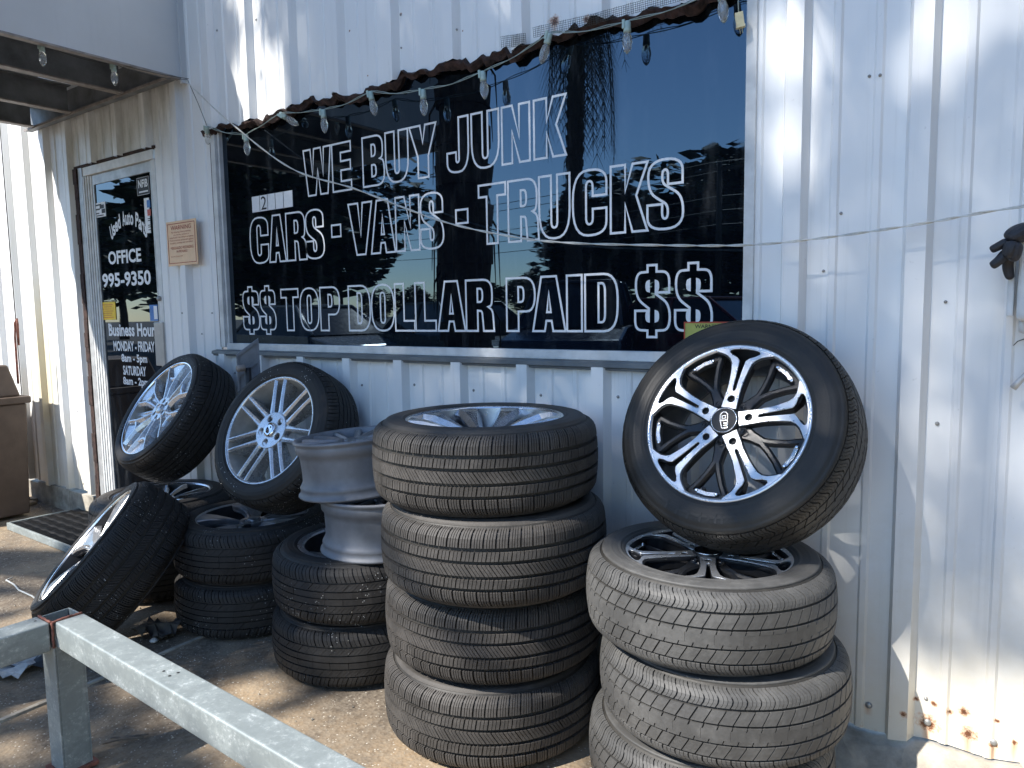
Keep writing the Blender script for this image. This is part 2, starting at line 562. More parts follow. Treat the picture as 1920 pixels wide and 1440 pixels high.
# ------------------------------------------------------------------ ground
g = MB()
nx, ny = 60, 40
xs = np.linspace(-9, 3, nx + 1); ys = np.linspace(-6, 0.6, ny + 1)
for y in ys:
    for x in xs:
        h = 0.004 * math.sin(2.1 * x + 1.3 * y) + 0.003 * math.sin(5.3 * x - 3.1 * y)
        edge = min((x + 9) / 0.6, (3 - x) / 0.6, (y + 6) / 0.6, 1)
        g.v.append((x, y, h * max(0, edge) - 0.003))
for j in range(ny):
    for i in range(nx):
        a = j * (nx + 1) + i
        g.f.append((a, a + 1, a + nx + 2, a + nx + 1)); g.sm.append(True); g.mi.append(0)
tag(g.build('pavement', M['ground']), kind='structure')
g = MB().add([(-250, -250, -0.012), (250, -250, -0.012), (250, 250, -0.012), (-250, 250, -0.012)], [(0, 1, 2, 3)])
tag(g.build('ground', M['lot']), kind='structure')

# ------------------------------------------------------------------ building
RIB0, RIBP, RIBH = -0.268, 0.305, 0.034


def rib_y(x):
    u = (x - RIB0) % RIBP
    d = min(u, RIBP - u)
    y = 0.0
    if d < 0.035:
        y = RIBH * min(1.0, (0.035 - d) / 0.0125)
    for c in (RIBP / 3, 2 * RIBP / 3):
        e = abs(u - c)
        if e < 0.013:
            y = max(y, 0.0055 * min(1.0, (0.013 - e) / 0.006))
    return -y


def rib_breaks(x0, x1, extra=None):
    xs_ = {round(x0, 4), round(x1, 4)}
    k0 = int(math.floor((x0 - RIB0) / RIBP)) - 1
    k1 = int(math.ceil((x1 - RIB0) / RIBP)) + 1
    for k in range(k0, k1 + 1):
        c = RIB0 + k * RIBP
        for d in (-0.035, -0.0225, 0.0225, 0.035):
            xs_.add(round(c + d, 4))
        for m in (1, 2):
            for d in (-0.013, -0.007, 0.007, 0.013):
                xs_.add(round(c + m * RIBP / 3 + d, 4))
    if extra:
        x = x0
        while x < x1:
            xs_.add(round(x, 4)); x += extra
    return sorted(v for v in xs_ if x0 - 1e-6 <= v <= x1 + 1e-6)


def siding(parent, x0, x1, zb, zt, off=0.0, fine=None):
    """one sheet of ribbed siding, zb / zt numbers or functions of x"""
    fb = zb if callable(zb) else (lambda x: zb)
    ft = zt if callable(zt) else (lambda x: zt)
    mb = MB()
    xs_ = rib_breaks(x0, x1, fine)
    vs = []
    for x in xs_:
        y = rib_y(x) - off
        vs.append((x, y, fb(x))); vs.append((x, y, ft(x)))
    fs = [(2 * i, 2 * i + 2, 2 * i + 3, 2 * i + 1) for i in range(len(xs_) - 1)]
    mb.add(vs, fs, False)
    n = len(vs)
    mb.add([(p[0], p[1] + 0.002, p[2]) for p in vs], [f[::-1] for f in fs], False)
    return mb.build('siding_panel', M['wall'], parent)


bld = thing('shop_building', 'white ribbed metal shop front with a wide dark lettered window and an office door', 'building', (0, 0, 0))
ZTOP = 4.6


def base_edge(x):
    return 0.105 + 0.012 * math.sin(7 * x + 1) + 0.007 * math.sin(23 * x) + 0.010 * max(0, math.sin(2.6 * x + 2))


def ragged(x):
    return 2.176 + 0.010 * math.sin(9 * x) + 0.007 * math.sin(31 * x + 1) + 0.006 * math.sin(67 * x)


DX0, DX1, DZ1 = -4.79, -3.885, 2.168        # door opening
WX0, WX1, WZ0, WZ1 = -3.35, -0.70, 1.118, 2.18  # window opening
P3 = RIBP * 3
for x0 in [-9.42 + P3 * k for k in range(4)]:
    siding(bld, x0, x0 + P3 + 0.02, lambda x: 0.155 + 0.01 * math.sin(5 * x), ZTOP, 0.0012 * (int(x0 * 10) % 2))
siding(bld, -5.76, DX0, lambda x: 0.155 + 0.012 * math.sin(6 * x), ZTOP)
siding(bld, DX0, DX1, DZ1 + 0.005, ZTOP, 0.0012)
siding(bld, DX1, WX0, 0.12, ZTOP)
xb = WX0
while xb < WX1 - 0.01:
    xe = min(xb + P3, WX1)
    siding(bld, xb, xe, ragged, ZTOP, 0.0012, 0.02)
    siding(bld, xb, xe, 0.10, WZ0 - 0.03, 0.0012)
    xb = xe
siding(bld, WX1, WX1 + 0.62, base_edge, ZTOP, 0.0, 0.03)
siding(bld, WX1 + 0.60, 0.90, base_edge, ZTOP, 0.0018, 0.03)
siding(bld, 0.89, 2.4, base_edge, ZTOP, 0.0, 0.05)

# screws: at the bottom line, under the sill, above
scr = MB()
def screw(mb, x, z, r=0.0055):
    y = rib_y(x)
    mb.lathe([(r, 0.0), (r * 0.95, 0.003), (r * 0.5, 0.0055), (0.0001, 0.006)], 10,
             M=Matrix.Translation((x, y, z)) @ Matrix.Rotation(PI / 2, 4, 'X'))
for k in range(-1, 16):
    c = RIB0 - RIBP * k + 0.06
    for z in (0.98, 0.24, 2.62):
        if WX0 < c < WX1 and z > 2: pass
        if DX0 - 0.05 < c < DX1 + 0.05: continue
        screw(scr, c, z + 0.012 * math.sin(9 * c))
for px, py in ((1739, 1354), (1862, 1390), (1629, 1322), (1544, 508), (1773, 566), (1651, 142), (1630, 143), (1577, 400),
               (87, 520), (152, 590), (163, 704), (146, 771), (157, 907), (342, 587), (400, 587), (381, 626), (752, 28), (753, 90), (862, 58)):
    p = at_y(px, py)
    screw(scr, p[0], p[2], 0.0042 if py < 1300 else 0.0095)
tag(scr.build('screw', M['screw'], bld), kind='stuff')

# rusted jagged cut edge above the window
def rust_edge():
    mb = MB()
    x = -3.42; rows = []
    r2 = random.Random(4)
    while x < -0.66:
        top = ragged(x) + 0.004 + (0.018 if r2.random() < 0.10 else 0) * r2.random()
        low = top - 0.016 - 0.014 * abs(math.sin(5.1 * x + .6)) - 0.010 * r2.random()
        y = rib_y(x) * 0.4 - 0.003
        rows.append([(x, y - 0.001, top), (x, y - 0.010 - 0.010 * r2.random(), top - 0.007),
                     (x, y - 0.004 - 0.012 * r2.random(), (top + low) / 2), (x, y * 0.3 - 0.003, low), (x, 0.018, low + 0.010)])
        x += 0.010 + 0.012 * r2.random()
    for i in range(len(rows) - 1):
        mb.add(rows[i] + rows[i + 1], [(j, j + 1, j + 6, j + 5) for j in range(4)], False)
    o = mb.build('rusted_edge', M['rust'], bld)
    o['label'] = 'brown rusted ragged cut edge of the siding above the window'
rust_edge()

# ---- window
win = thing('window_tmp', '', '')
bpy.data.objects.remove(win)
win = MB()
fw = 0.035
GY = 0.022   # glass plane
win.box(WX0, WX0 + fw, -0.012, 0.06, WZ0, WZ1)                   # left jamb
win.box(WX0 + fw + 0.002, WX0 + fw + 0.016, 0.002, 0.06, WZ0 + 0.02, WZ1)
win.box(WX1 - 0.012, WX1 + 0.018, -0.014, 0.06, WZ0 - 0.02, WZ1 + 0.4)   # right jamb, runs on up
win.box(WX0 + fw + 0.002, WX1 - 0.014, -0.006, 0.06, WZ0 - 0.012, WZ0 + 0.020)       # bottom rail
win_o = bevel(win.build('window', M['alu_white'], bld), 0.002, 2)
win_o['label'] = 'wide dark tinted window lettered WE BUY JUNK CARS VANS TRUCKS'
gl = MB().add([(WX0 + 0.01, GY, WZ0), (WX1, GY, WZ0), (WX1, GY, WZ1 + 0.12), (WX0 + 0.01, GY, WZ1 + 0.12)], [(0, 1, 2, 3)])
gl.add([(WX0 + 0.01, GY + 0.006, WZ0), (WX1, GY + 0.006, WZ0), (WX1, GY + 0.006, WZ1 + 0.12), (WX0 + 0.01, GY + 0.006, WZ1 + 0.12)], [(3, 2, 1, 0)])
gl.build('glass_pane', M['window_glass'], win_o)
sl = MB()
sl.add([(-3.40, -0.004, 1.106), (-3.40, -0.034, 1.100), (-3.40, -0.036, 1.086), (-3.40, -0.026, 1.082), (-3.40, -0.026, 1.076), (-3.40, 0.0, 1.072),
        (-0.66, -0.004, 1.106), (-0.66, -0.034, 1.100), (-0.66, -0.036, 1.086), (-0.66, -0.026, 1.082), (-0.66, -0.026, 1.076), (-0.66, 0.0, 1.072)],
       [(i, i + 1, i + 7, i + 6) for i in range(5)] + [(0, 1, 2, 3, 4, 5), (11, 10, 9, 8, 7, 6)])
M['sill'] = simple('grey_sill', (0.15, 0.16, 0.165), 0.5, 0.2, 0.15, 8)
sl.build('sill', M['sill'], win_o)
MB().box(WX0 - 0.016, WX0 - 0.003, -0.004, 0.05, WZ0, WZ1).build('jamb_gap', M['rust'], win_o)


# ---- outlined lettering on the window
def loop(pts, w, h):
    """(x, y[, r]) corners in a unit box -> scaled rounded polyline"""
    out = []
    n = len(pts)
    for i in range(n):
        p = pts[i]; r = p[2] if len(p) > 2 else 0
        P = Vector((p[0], p[1]))
        if not r:
            out.append(P); continue
        A = Vector(pts[i - 1][:2]); B = Vector(pts[(i + 1) % n][:2])
        da, db = (A - P), (B - P)
        a = P + da.normalized() * min(r, da.length * 0.5)
        b = P + db.normalized() * min(r, db.length * 0.5)
        for k in range(7):
            t = k / 6
            # quadratic corner pulled towards a circle
            q = a * (1 - t) ** 2 + P * 2 * t * (1 - t) + b * t * t
            out.append(q)
    res = []
    for q in out:
        v = Vector((q.x * w, q.y * h))
        if not res or (v - res[-1]).length > 1e-4:
            res.append(v)
    if (res[0] - res[-1]).length < 1e-4:
        res.pop()
    return res


GLY = {
 'W': [[(.14, 0), (0, 1), (.26, 1), (.32, .40), (.39, 1), (.64, 1), (.71, .40), (.75, 1), (1, 1), (.86, 0), (.60, 0), (.515, .55), (.42, 0)]],
 'E': [[(0, 0), (0, 1), (1, 1), (1, .80), (.46, .80), (.46, .62), (.97, .62), (.97, .43), (.46, .43), (.46, .20), (1, .20), (1, 0)]],
 'B': [[(0, 0), (0, 1), (.94, 1, .34), (.94, .56, .2), (.80, .53), (1, .48, .2), (1, 0, .34)], [(.42, .60), (.42, .83), (.60, .83, .12), (.60, .60, .12)], [(.42, .19), (.42, .42), (.62, .42, .12), (.62, .19, .12)]],
 'U': [[(0, 1), (0, 0, .46), (1, 0, .46), (1, 1), (.60, 1), (.60, .17, .1), (.40, .17, .1), (.40, 1)]],
 'Y': [[(.31, 0), (.31, .40), (0, 1), (.41, 1), (.50, .66), (.60, 1), (1, 1), (.70, .40), (.70, 0)]],
 'J': [[(.56, 1), (1, 1), (1, 0, .46), (0, 0, .46), (0, .37), (.42, .37), (.42, .18, .07), (.56, .18, .07)]],
 'N': [[(0, 0), (0, 1), (.38, 1), (.63, .42), (.63, 1), (1, 1), (1, 0), (.64, 0), (.37, .56), (.37, 0)]],
 'K': [[(0, 0), (0, 1), (.40, 1), (.40, .60), (.60, 1), (1, 1), (.70, .53), (1, 0), (.60, 0), (.40, .42), (.40, 0)]],
 'C': [[(1, .60), (1, 1, .46), (0, 1, .46), (0, 0, .46), (1, 0, .46), (1, .40), (.60, .40), (.60, .17, .1), (.40, .17, .1), (.40, .83, .1), (.60, .83, .1), (.60, .60)]],
 'A': [[(0, 0), (.27, 1), (.73, 1), (1, 0), (.63, 0), (.58, .19), (.42, .19), (.37, 0)], [(.44, .35), (.50, .72), (.56, .35)]],
 'R': [[(0, 0), (0, 1), (.94, 1, .32), (.94, .50, .2), (.80, .47), (.96, .40, .1), (1, 0), (.63, 0), (.58, .39, .06), (.42, .40), (.42, 0)], [(.42, .57), (.42, .83), (.60, .83, .12), (.60, .57, .12)]],
 'S': [[(.98, .64), (.98, 1, .48), (.02, 1, .48), (.02, .55, .22), (.58, .34, .10), (.58, .15, .09), (.42, .15, .09), (.42, .36), (0, .36), (0, 0, .48), (1, 0, .48), (1, .45, .22), (.42, .66, .10), (.42, .85, .09), (.58, .85, .09), (.58, .64)]],
 'V': [[(.32, 0), (0, 1), (.41, 1), (.51, .36), (.61, 1), (1, 1), (.69, 0)]],
 'T': [[(.30, 0), (.30, .80), (0, .80), (0, 1), (1, 1), (1, .80), (.70, .80), (.70, 0)]],
 'O': [[(0, 0, .46), (0, 1, .46), (1, 1, .46), (1, 0, .46)], [(.40, .17, .1), (.40, .83, .1), (.60, .83, .1), (.60, .17, .1)]],
 'P': [[(0, 0), (0, 1), (1, 1, .38), (1, .37, .38), (.42, .37), (.42, 0)], [(.42, .55), (.42, .83), (.61, .83, .12), (.61, .55, .12)]],
 'D': [[(0, 0), (0, 1), (1, 1, .42), (1, 0, .42)], [(.42, .16), (.42, .84), (.62, .84, .16), (.62, .16, .16)]],
 'L': [[(0, 0), (0, 1), (.46, 1), (.46, .21), (1, .21), (1, 0)]],
 'I': [[(0, 0), (0, 1), (1, 1), (1, 0)]],
 '.': [[(0, 0), (0, 1), (1, 1), (1, 0)]],
 '$': [[(.98, .62), (.98, .90, .36), (.62, .91), (.62, 1), (.36, 1), (.36, .91), (.02, .90, .36), (.02, .55, .2), (.40, .40), (.40, .37), (0, .37), (0, .10, .36), (.36, .09), (.36, 0), (.62, 0), (.62, .09), (1, .10, .36), (1, .45, .2), (.60, .60), (.60, .62)]],
}
FILL = {'$': [[(.43, .62), (.43, .80), (.30, .78, .1), (.30, .64, .1)], [(.57, .60), (.57, .80), (.70, .78, .1), (.70, .64, .1)],
              [(.43, .20), (.43, .40), (.30, .36, .1), (.30, .22, .1)], [(.57, .20), (.57, .38), (.70, .36, .1), (.70, .22, .1)]]}


def outline(mb, pts, x0, z0, y, t=0.0078):
    n = len(pts)
    vs = []
    area = sum(pts[i - 1].x * pts[i].y - pts[i].x * pts[i - 1].y for i in range(n))
    for i in range(n):
        a, b, c = pts[i - 1], pts[i], pts[(i + 1) % n]
        d1 = (b - a).normalized(); d2 = (c - b).normalized()
        n1 = Vector((-d1.y, d1.x)); n2 = Vector((-d2.y, d2.x))
        m = n1 + n2
        if m.length < 1e-4: m = n1
        m.normalize()
        k = 1 / max(0.45, m.dot(n1))
        for s in (-0.5, 0.5):
            q = b + m * (s * t * k)
            vs.append((x0 + q.x, y, z0 + q.y))
    fs = [(2 * i, 2 * i + 1, (2 * i + 3) % (2 * n), (2 * i + 2) % (2 * n)) for i in range(n)]
    mb.add(vs, fs)


# letter extents in photograph pixels (left, right, reference row)
LINES = [
 (1.797, 1.995, [('W', 570, 621, 325), ('E', 623, 658, 310), ('B', 680, 720, 300), ('U', 723, 765, 290), ('Y', 768, 818, 280),
                 ('J', 838, 878, 270), ('U', 884, 935, 255), ('N', 941, 993, 248), ('K', 1001, 1061, 232)]),
 (1.522, 1.735, [('C', 469, 503, 450), ('A', 504, 535, 445), ('R', 537, 574, 440), ('S', 573, 607, 435), ('.', 622, 639, 436),
                 ('V', 654, 698, 425), ('A', 695, 740, 420), ('N', 742, 786, 415), ('S', 788, 831, 410), ('.', 855, 877, 408),
                 ('T', 898, 948, 400), ('R', 953, 1010, 392), ('U', 1011, 1068, 385), ('C', 1074, 1137, 378), ('K', 1145, 1214, 368), ('S', 1214, 1281, 360)]),
 (1.202, 1.392, [('$', 456, 486, 585), ('$', 488, 517, 585), ('T', 528, 560, 583), ('O', 563, 598, 582), ('P', 601, 637, 581), ('D', 654, 694, 578),
                 ('O', 697, 739, 578), ('L', 741, 777, 577), ('L', 779, 817, 576), ('A', 821, 872, 575), ('R', 874, 926, 574), ('P', 950, 1003, 572),
                 ('A', 999, 1060, 570), ('I', 1063, 1091, 568), ('D', 1097, 1158, 566), ('$', 1191, 1256, 560), ('$', 1266, 1335, 558)]),
]
LY = GY - 0.0005
for z0, z1, items in LINES:
    for ch, l, r, py in items:
        xl = at_y(l, py, LY)[0]; xr = at_y(r, py, LY)[0]
        a, b = z0, z1
        if ch == '.':
            a, b = z0 + 0.085, z0 + 0.135
        if ch == '$':
            a, b = z0 - 0.018, z1 + 0.020
        let = MB()
        for k, lp in enumerate(GLY[ch]):
            outline(let, loop(lp, xr - xl, b - a), xl, a, LY)
        for lp in FILL.get(ch, []):
            q = loop(lp, xr - xl, b - a)
            let.add([(xl + v.x, LY - 0.0003, a + v.y) for v in q], [tuple(range(len(q)))])
        let.build('letter', M['white'], win_o)

# number strip "2 | | |" and yellow sticker
p0 = at_y(474, 398, LY); p1 = at_y(548, 355, LY)
nm = MB()
nm.box(p0[0], p1[0], LY - 0.002, LY - 0.0004, 1.762, 1.835)
ns = nm.build('number_strip', M['white'], win_o)
nb = MB()
wd = (p1[0] - p0[0])
for k in (0.2, 0.40, 0.59, 0.79):
    MB().box(p0[0] + wd * k - 0.001, p0[0] + wd * k + 0.001, LY - 0.0032, LY - 0.0022, 1.763, 1.834).build('divider_line', M['ink'], win_o)


FONT_CACHE = {}
def text_mesh(s, bold=0.0):
    """built-in font -> (verts, faces) with unit cap height, left at 0"""
    key = (s, bold)
    if key not in FONT_CACHE:
        c = bpy.data.curves.new('t', 'FONT')
        c.body = s; c.size = 1.0; c.offset = bold; c.resolution_u = 3
        o = bpy.data.objects.new('t', c)
        COL.objects.link(o)
        dg = bpy.context.evaluated_depsgraph_get()
        me = bpy.data.meshes.new_from_object(o.evaluated_get(dg))
        vs = np.array([v.co[:] for v in me.vertices]) if len(me.vertices) else np.zeros((0, 3))
        fs = [tuple(p.vertices) for p in me.polygons]
        bpy.data.objects.remove(o); bpy.data.curves.remove(c); bpy.data.meshes.remove(me)
        if len(vs):
            vs[:, 0] -= vs[:, 0].min()
        FONT_CACHE[key] = (vs, fs)
    return FONT_CACHE[key]


def text_into(mb, s, x0, x1, z0, z1, y, bold=0.015, rot=0.0, mi=0):
    """fit the line into the box on a wall-parallel plane"""
    vs, fs = text_mesh(s, bold)
    if not len(vs): return
    lo = vs[:, 1].min(); hi = vs[:, 1].max(); w = vs[:, 0].max()
    v = np.zeros_like(vs)
    v[:, 0] = x0 + vs[:, 0] / w * (x1 - x0)
    v[:, 2] = z0 + (vs[:, 1] - lo) / (hi - lo) * (z1 - z0)
    v[:, 1] = y
    mb.add(v, fs, False, mi)


text_into(nb, '2', p0[0] + wd * .235, p0[0] + wd * .37, 1.768, 1.829, LY - 0.003, 0.0)
nb.build('number', M['ink'], win_o)
ys_ = MB()
ya = at_y(1283, 625, LY)
ys_.box(ya[0], ya[0] + 0.16, LY - 0.002, LY - 0.0004, 1.135, 1.232)
ysl = ys_.build('warning_sticker', M['yellow_green'], win_o)
yb = MB()
for (a, b, c, d) in ((ya[0], ya[0] + .16, 1.228, 1.232), (ya[0], ya[0] + .004, 1.135, 1.228), (ya[0] + .156, ya[0] + .16, 1.135, 1.228)):
    yb.box(a, b, LY - 0.0032, LY - 0.0021, c, d)
yb.build('sticker_border', M['redprint'], win_o)
yt = MB(); text_into(yt, 'WARNING', ya[0] + .035, ya[0] + .125, 1.212, 1.224, LY - 0.0026)
yt.build('sticker_print', M['ink'], win_o)

# ---- office door
door = MB()
DY = 0.014
door.box(DX0 + 0.095, DX1 - 0.012, -0.006, DY + 0.04, 2.118, DZ1)                       # head of the frame
for k_, (a_, b_) in enumerate(((0.095, 0.112), (0.115, 0.130), (0.133, 0.150), (0.153, 0.172))):   # stepped left jamb
    door.box(DX0 + a_, DX0 + b_, -0.010 + 0.005 * k_, DY + 0.04, 0.02, 2.116)
door.box(DX1 - 0.046, DX1 - 0.004, -0.002, DY + 0.04, 0.02, 2.116)                      # right jamb
door_o = bevel(door.build('door', M['alu_white'], bld), 0.002)
door_o['label'] = 'glass office door with white lettering in a pale metal frame'
lf = MB()
GX0, GX1 = -4.596, -3.962
lf.box(GX0 - 0.016, GX0, 0.008, DY + 0.012, 0.03, 2.114)
lf.box(GX0, GX1 + 0.003, 0.008, DY + 0.012, 2.060, 2.114)
lf.box(GX1 + 0.0035, DX1 - 0.048, 0.006, DY + 0.012, 0.03, 2.114)
lf.box(GX0, GX1 + 0.003, 0.008, DY + 0.012, 0.03, 0.20)
lf.build('door_leaf_frame', M['alu'], door_o)
MB().box(GX0, GX1, DY, DY + 0.006, 0.201, 2.059).build('door_glass', M['door_glass'], door_o)
rj = MB()
for k in range(24):
    z0 = 0.02 + k * 0.0895
    rj.box(DX0 - 0.004 + 0.002 * math.sin(k * 2.1), DX0 + 0.040, -0.016 - 0.003 * math.sin(k * 1.7), 0.05, z0, z0 + 0.0895)
rj.box(DX0 - 0.004, DX1 + 0.01, -0.010, 0.05, DZ1 + 0.002, DZ1 + 0.016)
o = rj.build('rusted_channel', M['rust'], door_o); o['label'] = 'rust brown steel channel beside the door'
MB().box(DX0 + 0.044, DX0 + 0.092, -0.010, 0.05, 0.02, DZ1).build('side_trim', M['alu'], door_o)
M['plate'] = simple('pale_pull_plate', (0.46, 0.44, 0.41), 0.45, 0.2, 0.1, 12)
hp = MB().box(-3.985, -3.892, -0.012, 0.016, 1.005, 1.245)
bevel(hp.build('pull_plate', M['plate'], door_o), 0.004)
MB().lathe([(0.014, 0), (0.014, 0.012), (0.009, 0.016), (0.0001, 0.016)], 14,
           M=Matrix.Translation((-3.918, -0.001, 1.374)) @ Matrix.Rotation(PI / 2, 4, 'X')).build('lock_cylinder', M['screw'], door_o)
TY = DY - 0.0006
DK = 1.0 + TY / 2.1481     # the pane stands behind the wall plane: positions measured on the wall are carried to it
def door_text(s_, x0, x1, z0, z1):
    mb = MB()
    text_into(mb, s_, x0 * DK, x1 * DK, 1.271 + (z0 - 1.271) * DK, 1.271 + (z1 - 1.271) * DK, TY, 0.03)
    mb.build('door_lettering', M['white'], door_o)['kind'] = 'stuff'

dl = MB()
# arched "Used Auto Parts": letter by letter on a circle
arc = 'Used Auto Parts'
wid = [0.62 if c in ' ' else (0.52 if c in 'tr' else 1.0) for c in arc]
tw = sum(wid); pos = 0
cx_, cz_, rad = -4.222 * DK, 1.517, 0.285
for c, w_ in zip(arc, wid):
    u = (pos + w_ / 2) / tw; pos += w_
    if c == ' ': continue
    a = math.radians(134 - (134 - 42) * u)
    vs, fs = text_mesh(c, 0.03)
    hgt = 0.092
    v2 = np.zeros_like(vs)
    s = 0.033 * w_ / max(0.25, vs[:, 0].max())
    lx = (vs[:, 0] - vs[:, 0].max() / 2) * s
    lz = vs[:, 1] * hgt * 1.25
    px_, pz_ = cx_ + rad * math.cos(a) * 0.96, cz_ + rad * math.sin(a)
    tl = (PI / 2 - a) * 0.75
    v2[:, 0] = px_ + lx * math.cos(tl) + lz * math.sin(tl) * 0.4
    v2[:, 2] = pz_ - lx * math.sin(tl) + lz * 0.95
    v2[:, 1] = TY
    dl.add(v2, fs)
door_text('OFFICE', -4.466, -4.093, 1.583, 1.660)
door_text('995-9350', -4.555, -4.005, 1.452, 1.535)
door_text('Business Hours', -4.520, -3.965, 1.165, 1.240)
door_text('MONDAY - FRIDAY', -4.475, -4.010, 1.078, 1.138)
door_text('8am - 5pm', -4.390, -4.100, 1.002, 1.062)
door_text('SATURDAY', -4.380, -4.120, 0.938, 0.994)
door_text('8am - 2pm', -4.387, -4.098, 0.868, 0.928)
dl.build('door_lettering', M['white'], door_o)['kind'] = 'stuff'


def sticker(name, x0, x1, z0, z1, mat, prints=(), label=None):
    o = MB().box(x0 * DK, x1 * DK, TY - 0.0022, TY - 0.0004, z0, z1).build(name, mat, door_o)
    if label: o['label'] = label
    return o


sticker('membership_sticker', -4.085, -3.958, 1.945, 2.040, M['ink'], label='small black membership sticker on the door glass')
pr = MB(); text_into(pr, 'NFIB', -4.070 * DK, -3.972 * DK, 1.985, 2.028, TY - 0.0028, 0.03)
pr.box(-4.0904, -3.9967, TY - 0.0032, TY - 0.0024, 1.958, 1.966)
for a in ((-4.085, -3.958, 2.0385, 2.040), (-4.085, -3.958, 1.945, 1.9465), (-4.085, -4.0835, 1.945, 2.04), (-3.9595, -3.958, 1.945, 2.04)):
    pr.box(a[0] * DK, a[1] * DK, TY - 0.0032, TY - 0.0024, a[2], a[3])
pr.build('sticker_print', M['white'], door_o)
sticker('card_sticker', -4.022, -3.972, 1.735, 1.925, M['white'], label='white strip of card logos at the right of the door glass')
pr = MB().box(-4.0169, -3.9827, TY - 0.0032, TY - 0.0024, 1.872, 1.912)
pr.build('blue_print', M['blue'], door_o)
MB().box(-4.0169, -3.9827, TY - 0.0032, TY - 0.0024, 1.828, 1.862).build('red_print', M['redprint'], door_o)
pr = MB()
for z in (1.81, 1.80, 1.775, 1.765, 1.75):
    pr.box(-4.0169, -3.9867, TY - 0.0032, TY - 0.0024, z, z + 0.004)
pr.build('small_print', M['ink'], door_o)['kind'] = 'stuff'
sticker('notice_sticker', -4.590, -4.455, 1.868, 1.952, M['white'], label='torn white sticker at the left of the door glass')
pr = MB()
for (a, b, z, h) in ((-4.57, -4.50, 1.935, .008), (-4.575, -4.52, 1.91, .008), (-4.52, -4.47, 1.915, .022), (-4.50, -4.46, 1.888, .024), (-4.57, -4.53, 1.888, .006), (-4.56, -4.48, 1.874, .006)):
    pr.box(a * DK, b * DK, TY - 0.0032, TY - 0.0024, z, z + h)
pr.build('small_print', M['ink'], door_o)['kind'] = 'stuff'
sticker('yellow_notice', -4.590, -4.418, 1.262, 1.368, M['yellow'], label='yellow paper notice on the door glass')
pr = MB()
for k in range(7):
    pr.box((-4.565 + 0.01 * (k % 2)) * DK, (-4.445 - 0.012 * (k % 3)) * DK, TY - 0.0032, TY - 0.0024, 1.350 - 0.0125 * k, 1.353 - 0.0125 * k)
pr.build('small_print', M['redprint'], door_o)['kind'] = 'stuff'
sticker('blue_sticker', -4.035, -3.952, 1.252, 1.342, M['blue'], label='blue and white sticker beside the door lock')
MB().box(-4.0149, -3.9787, TY - 0.0034, TY - 0.0024, 1.262, 1.335).build('white_print', M['white'], door_o)

# ---- warning plate
WPa, WPb = at_y(311, 413, -0.036), at_y(372, 497, -0.036)
wp = thing('warning_sign', 'orange tinted WARNING plate fixed to the siding between door and window', 'sign', (0, 0, 0))
wx0, wx1, wz1, wz0 = WPa[0], WPb[0], WPa[2] - 0.012, WPb[2] + 0.006
bevel(MB().box(wx0, wx1, -0.037, -0.034, wz0, wz1).build('plate', M['orange_paper'], wp), 0.001)
wb = MB()
i_ = 0.012
for a in ((wx0 + i_, wx1 - i_, wz1 - i_ - .003, wz1 - i_), (wx0 + i_, wx1 - i_, wz0 + i_, wz0 + i_ + .003), (wx0 + i_, wx0 + i_ + .003, wz0 + i_ + .003, wz1 - i_ - .003), (wx1 - i_ - .003, wx1 - i_, wz0 + i_ + .003, wz1 - i_ - .003)):
    wb.box(a[0], a[1], -0.0385, -0.0375, a[2], a[3])
W_, H_ = wx1 - wx0, wz1 - wz0
for s, a, b, z, h in (('WARNING', .16, .84, .80, .10), ('By entering these premises', .18, .82, .725, .045), ('you hereby consent to', .24, .76, .665, .045),
                      ('video/audio recording in progress', .10, .90, .605, .045), ('These premises protected against', .10, .90, .545, .045),
                      ('burglary, holdup and vandalism', .12, .88, .485, .045), ('VIDEO/AUDIO RECORDING', .12, .88, .37, .06), ('IN PROGRESS', .32, .68, .29, .055),
                      ('Security Center USA', .12, .52, .19, .035)):
    text_into(wb, s, wx0 + W_ * a, wx0 + W_ * b, wz0 + H_ * z, wz0 + H_ * (z + h), -0.0380, 0.0)
wb.build('sign_print', M['red_ink'], wp)

# ------------------------------------------------------------------ footing
ft = MB()
xs_ = np.arange(-0.85, 2.4, 0.04)
r3 = random.Random(2)
rows = []
for x in xs_:
    zt = base_edge(x) - 0.006
    j = lambda: 0.006 * (r3.random() - 0.5)
    rows.append([(x, 0.06, zt + 0.002), (x, -0.012 + j(), zt + j()), (x, -0.045 + j(), zt - 0.012 + j()), (x, -0.085 + 2 * j(), zt * 0.62 + j()),
                 (x, -0.125 + 3 * j(), 0.035 + j()), (x, -0.19 + 4 * j(), 0.008), (x, -0.24, -0.012)])
for i in range(len(rows) - 1):
    ft.add(rows[i] + rows[i + 1], [(k, k + 1, k + 8, k + 7) for k in range(6)], False)
tag(ft.build('footing', M['concrete_foot']), kind='structure')
ft = MB()
xx = -9.4
r3 = random.Random(9)
while xx < -0.86:
    w_ = 0.25 + 0.3 * r3.random()
    w_ = min(w_, -0.86 - xx)
    if not (DX0 - 0.02 < xx + w_ and xx < DX1):
        ft.box(xx, xx + w_ - 0.003, -0.018 - 0.012 * r3.random(), 0.12, -0.01, 0.15 - 0.02 * r3.random())
    xx += w_
tag(ft.build('footing_blocks', M['concrete_foot']), kind='structure')
tag(MB().box(DX0, DX1, -0.01, 0.3, -0.01, 0.022).build('door_threshold', M['concrete_foot']), kind='structure')

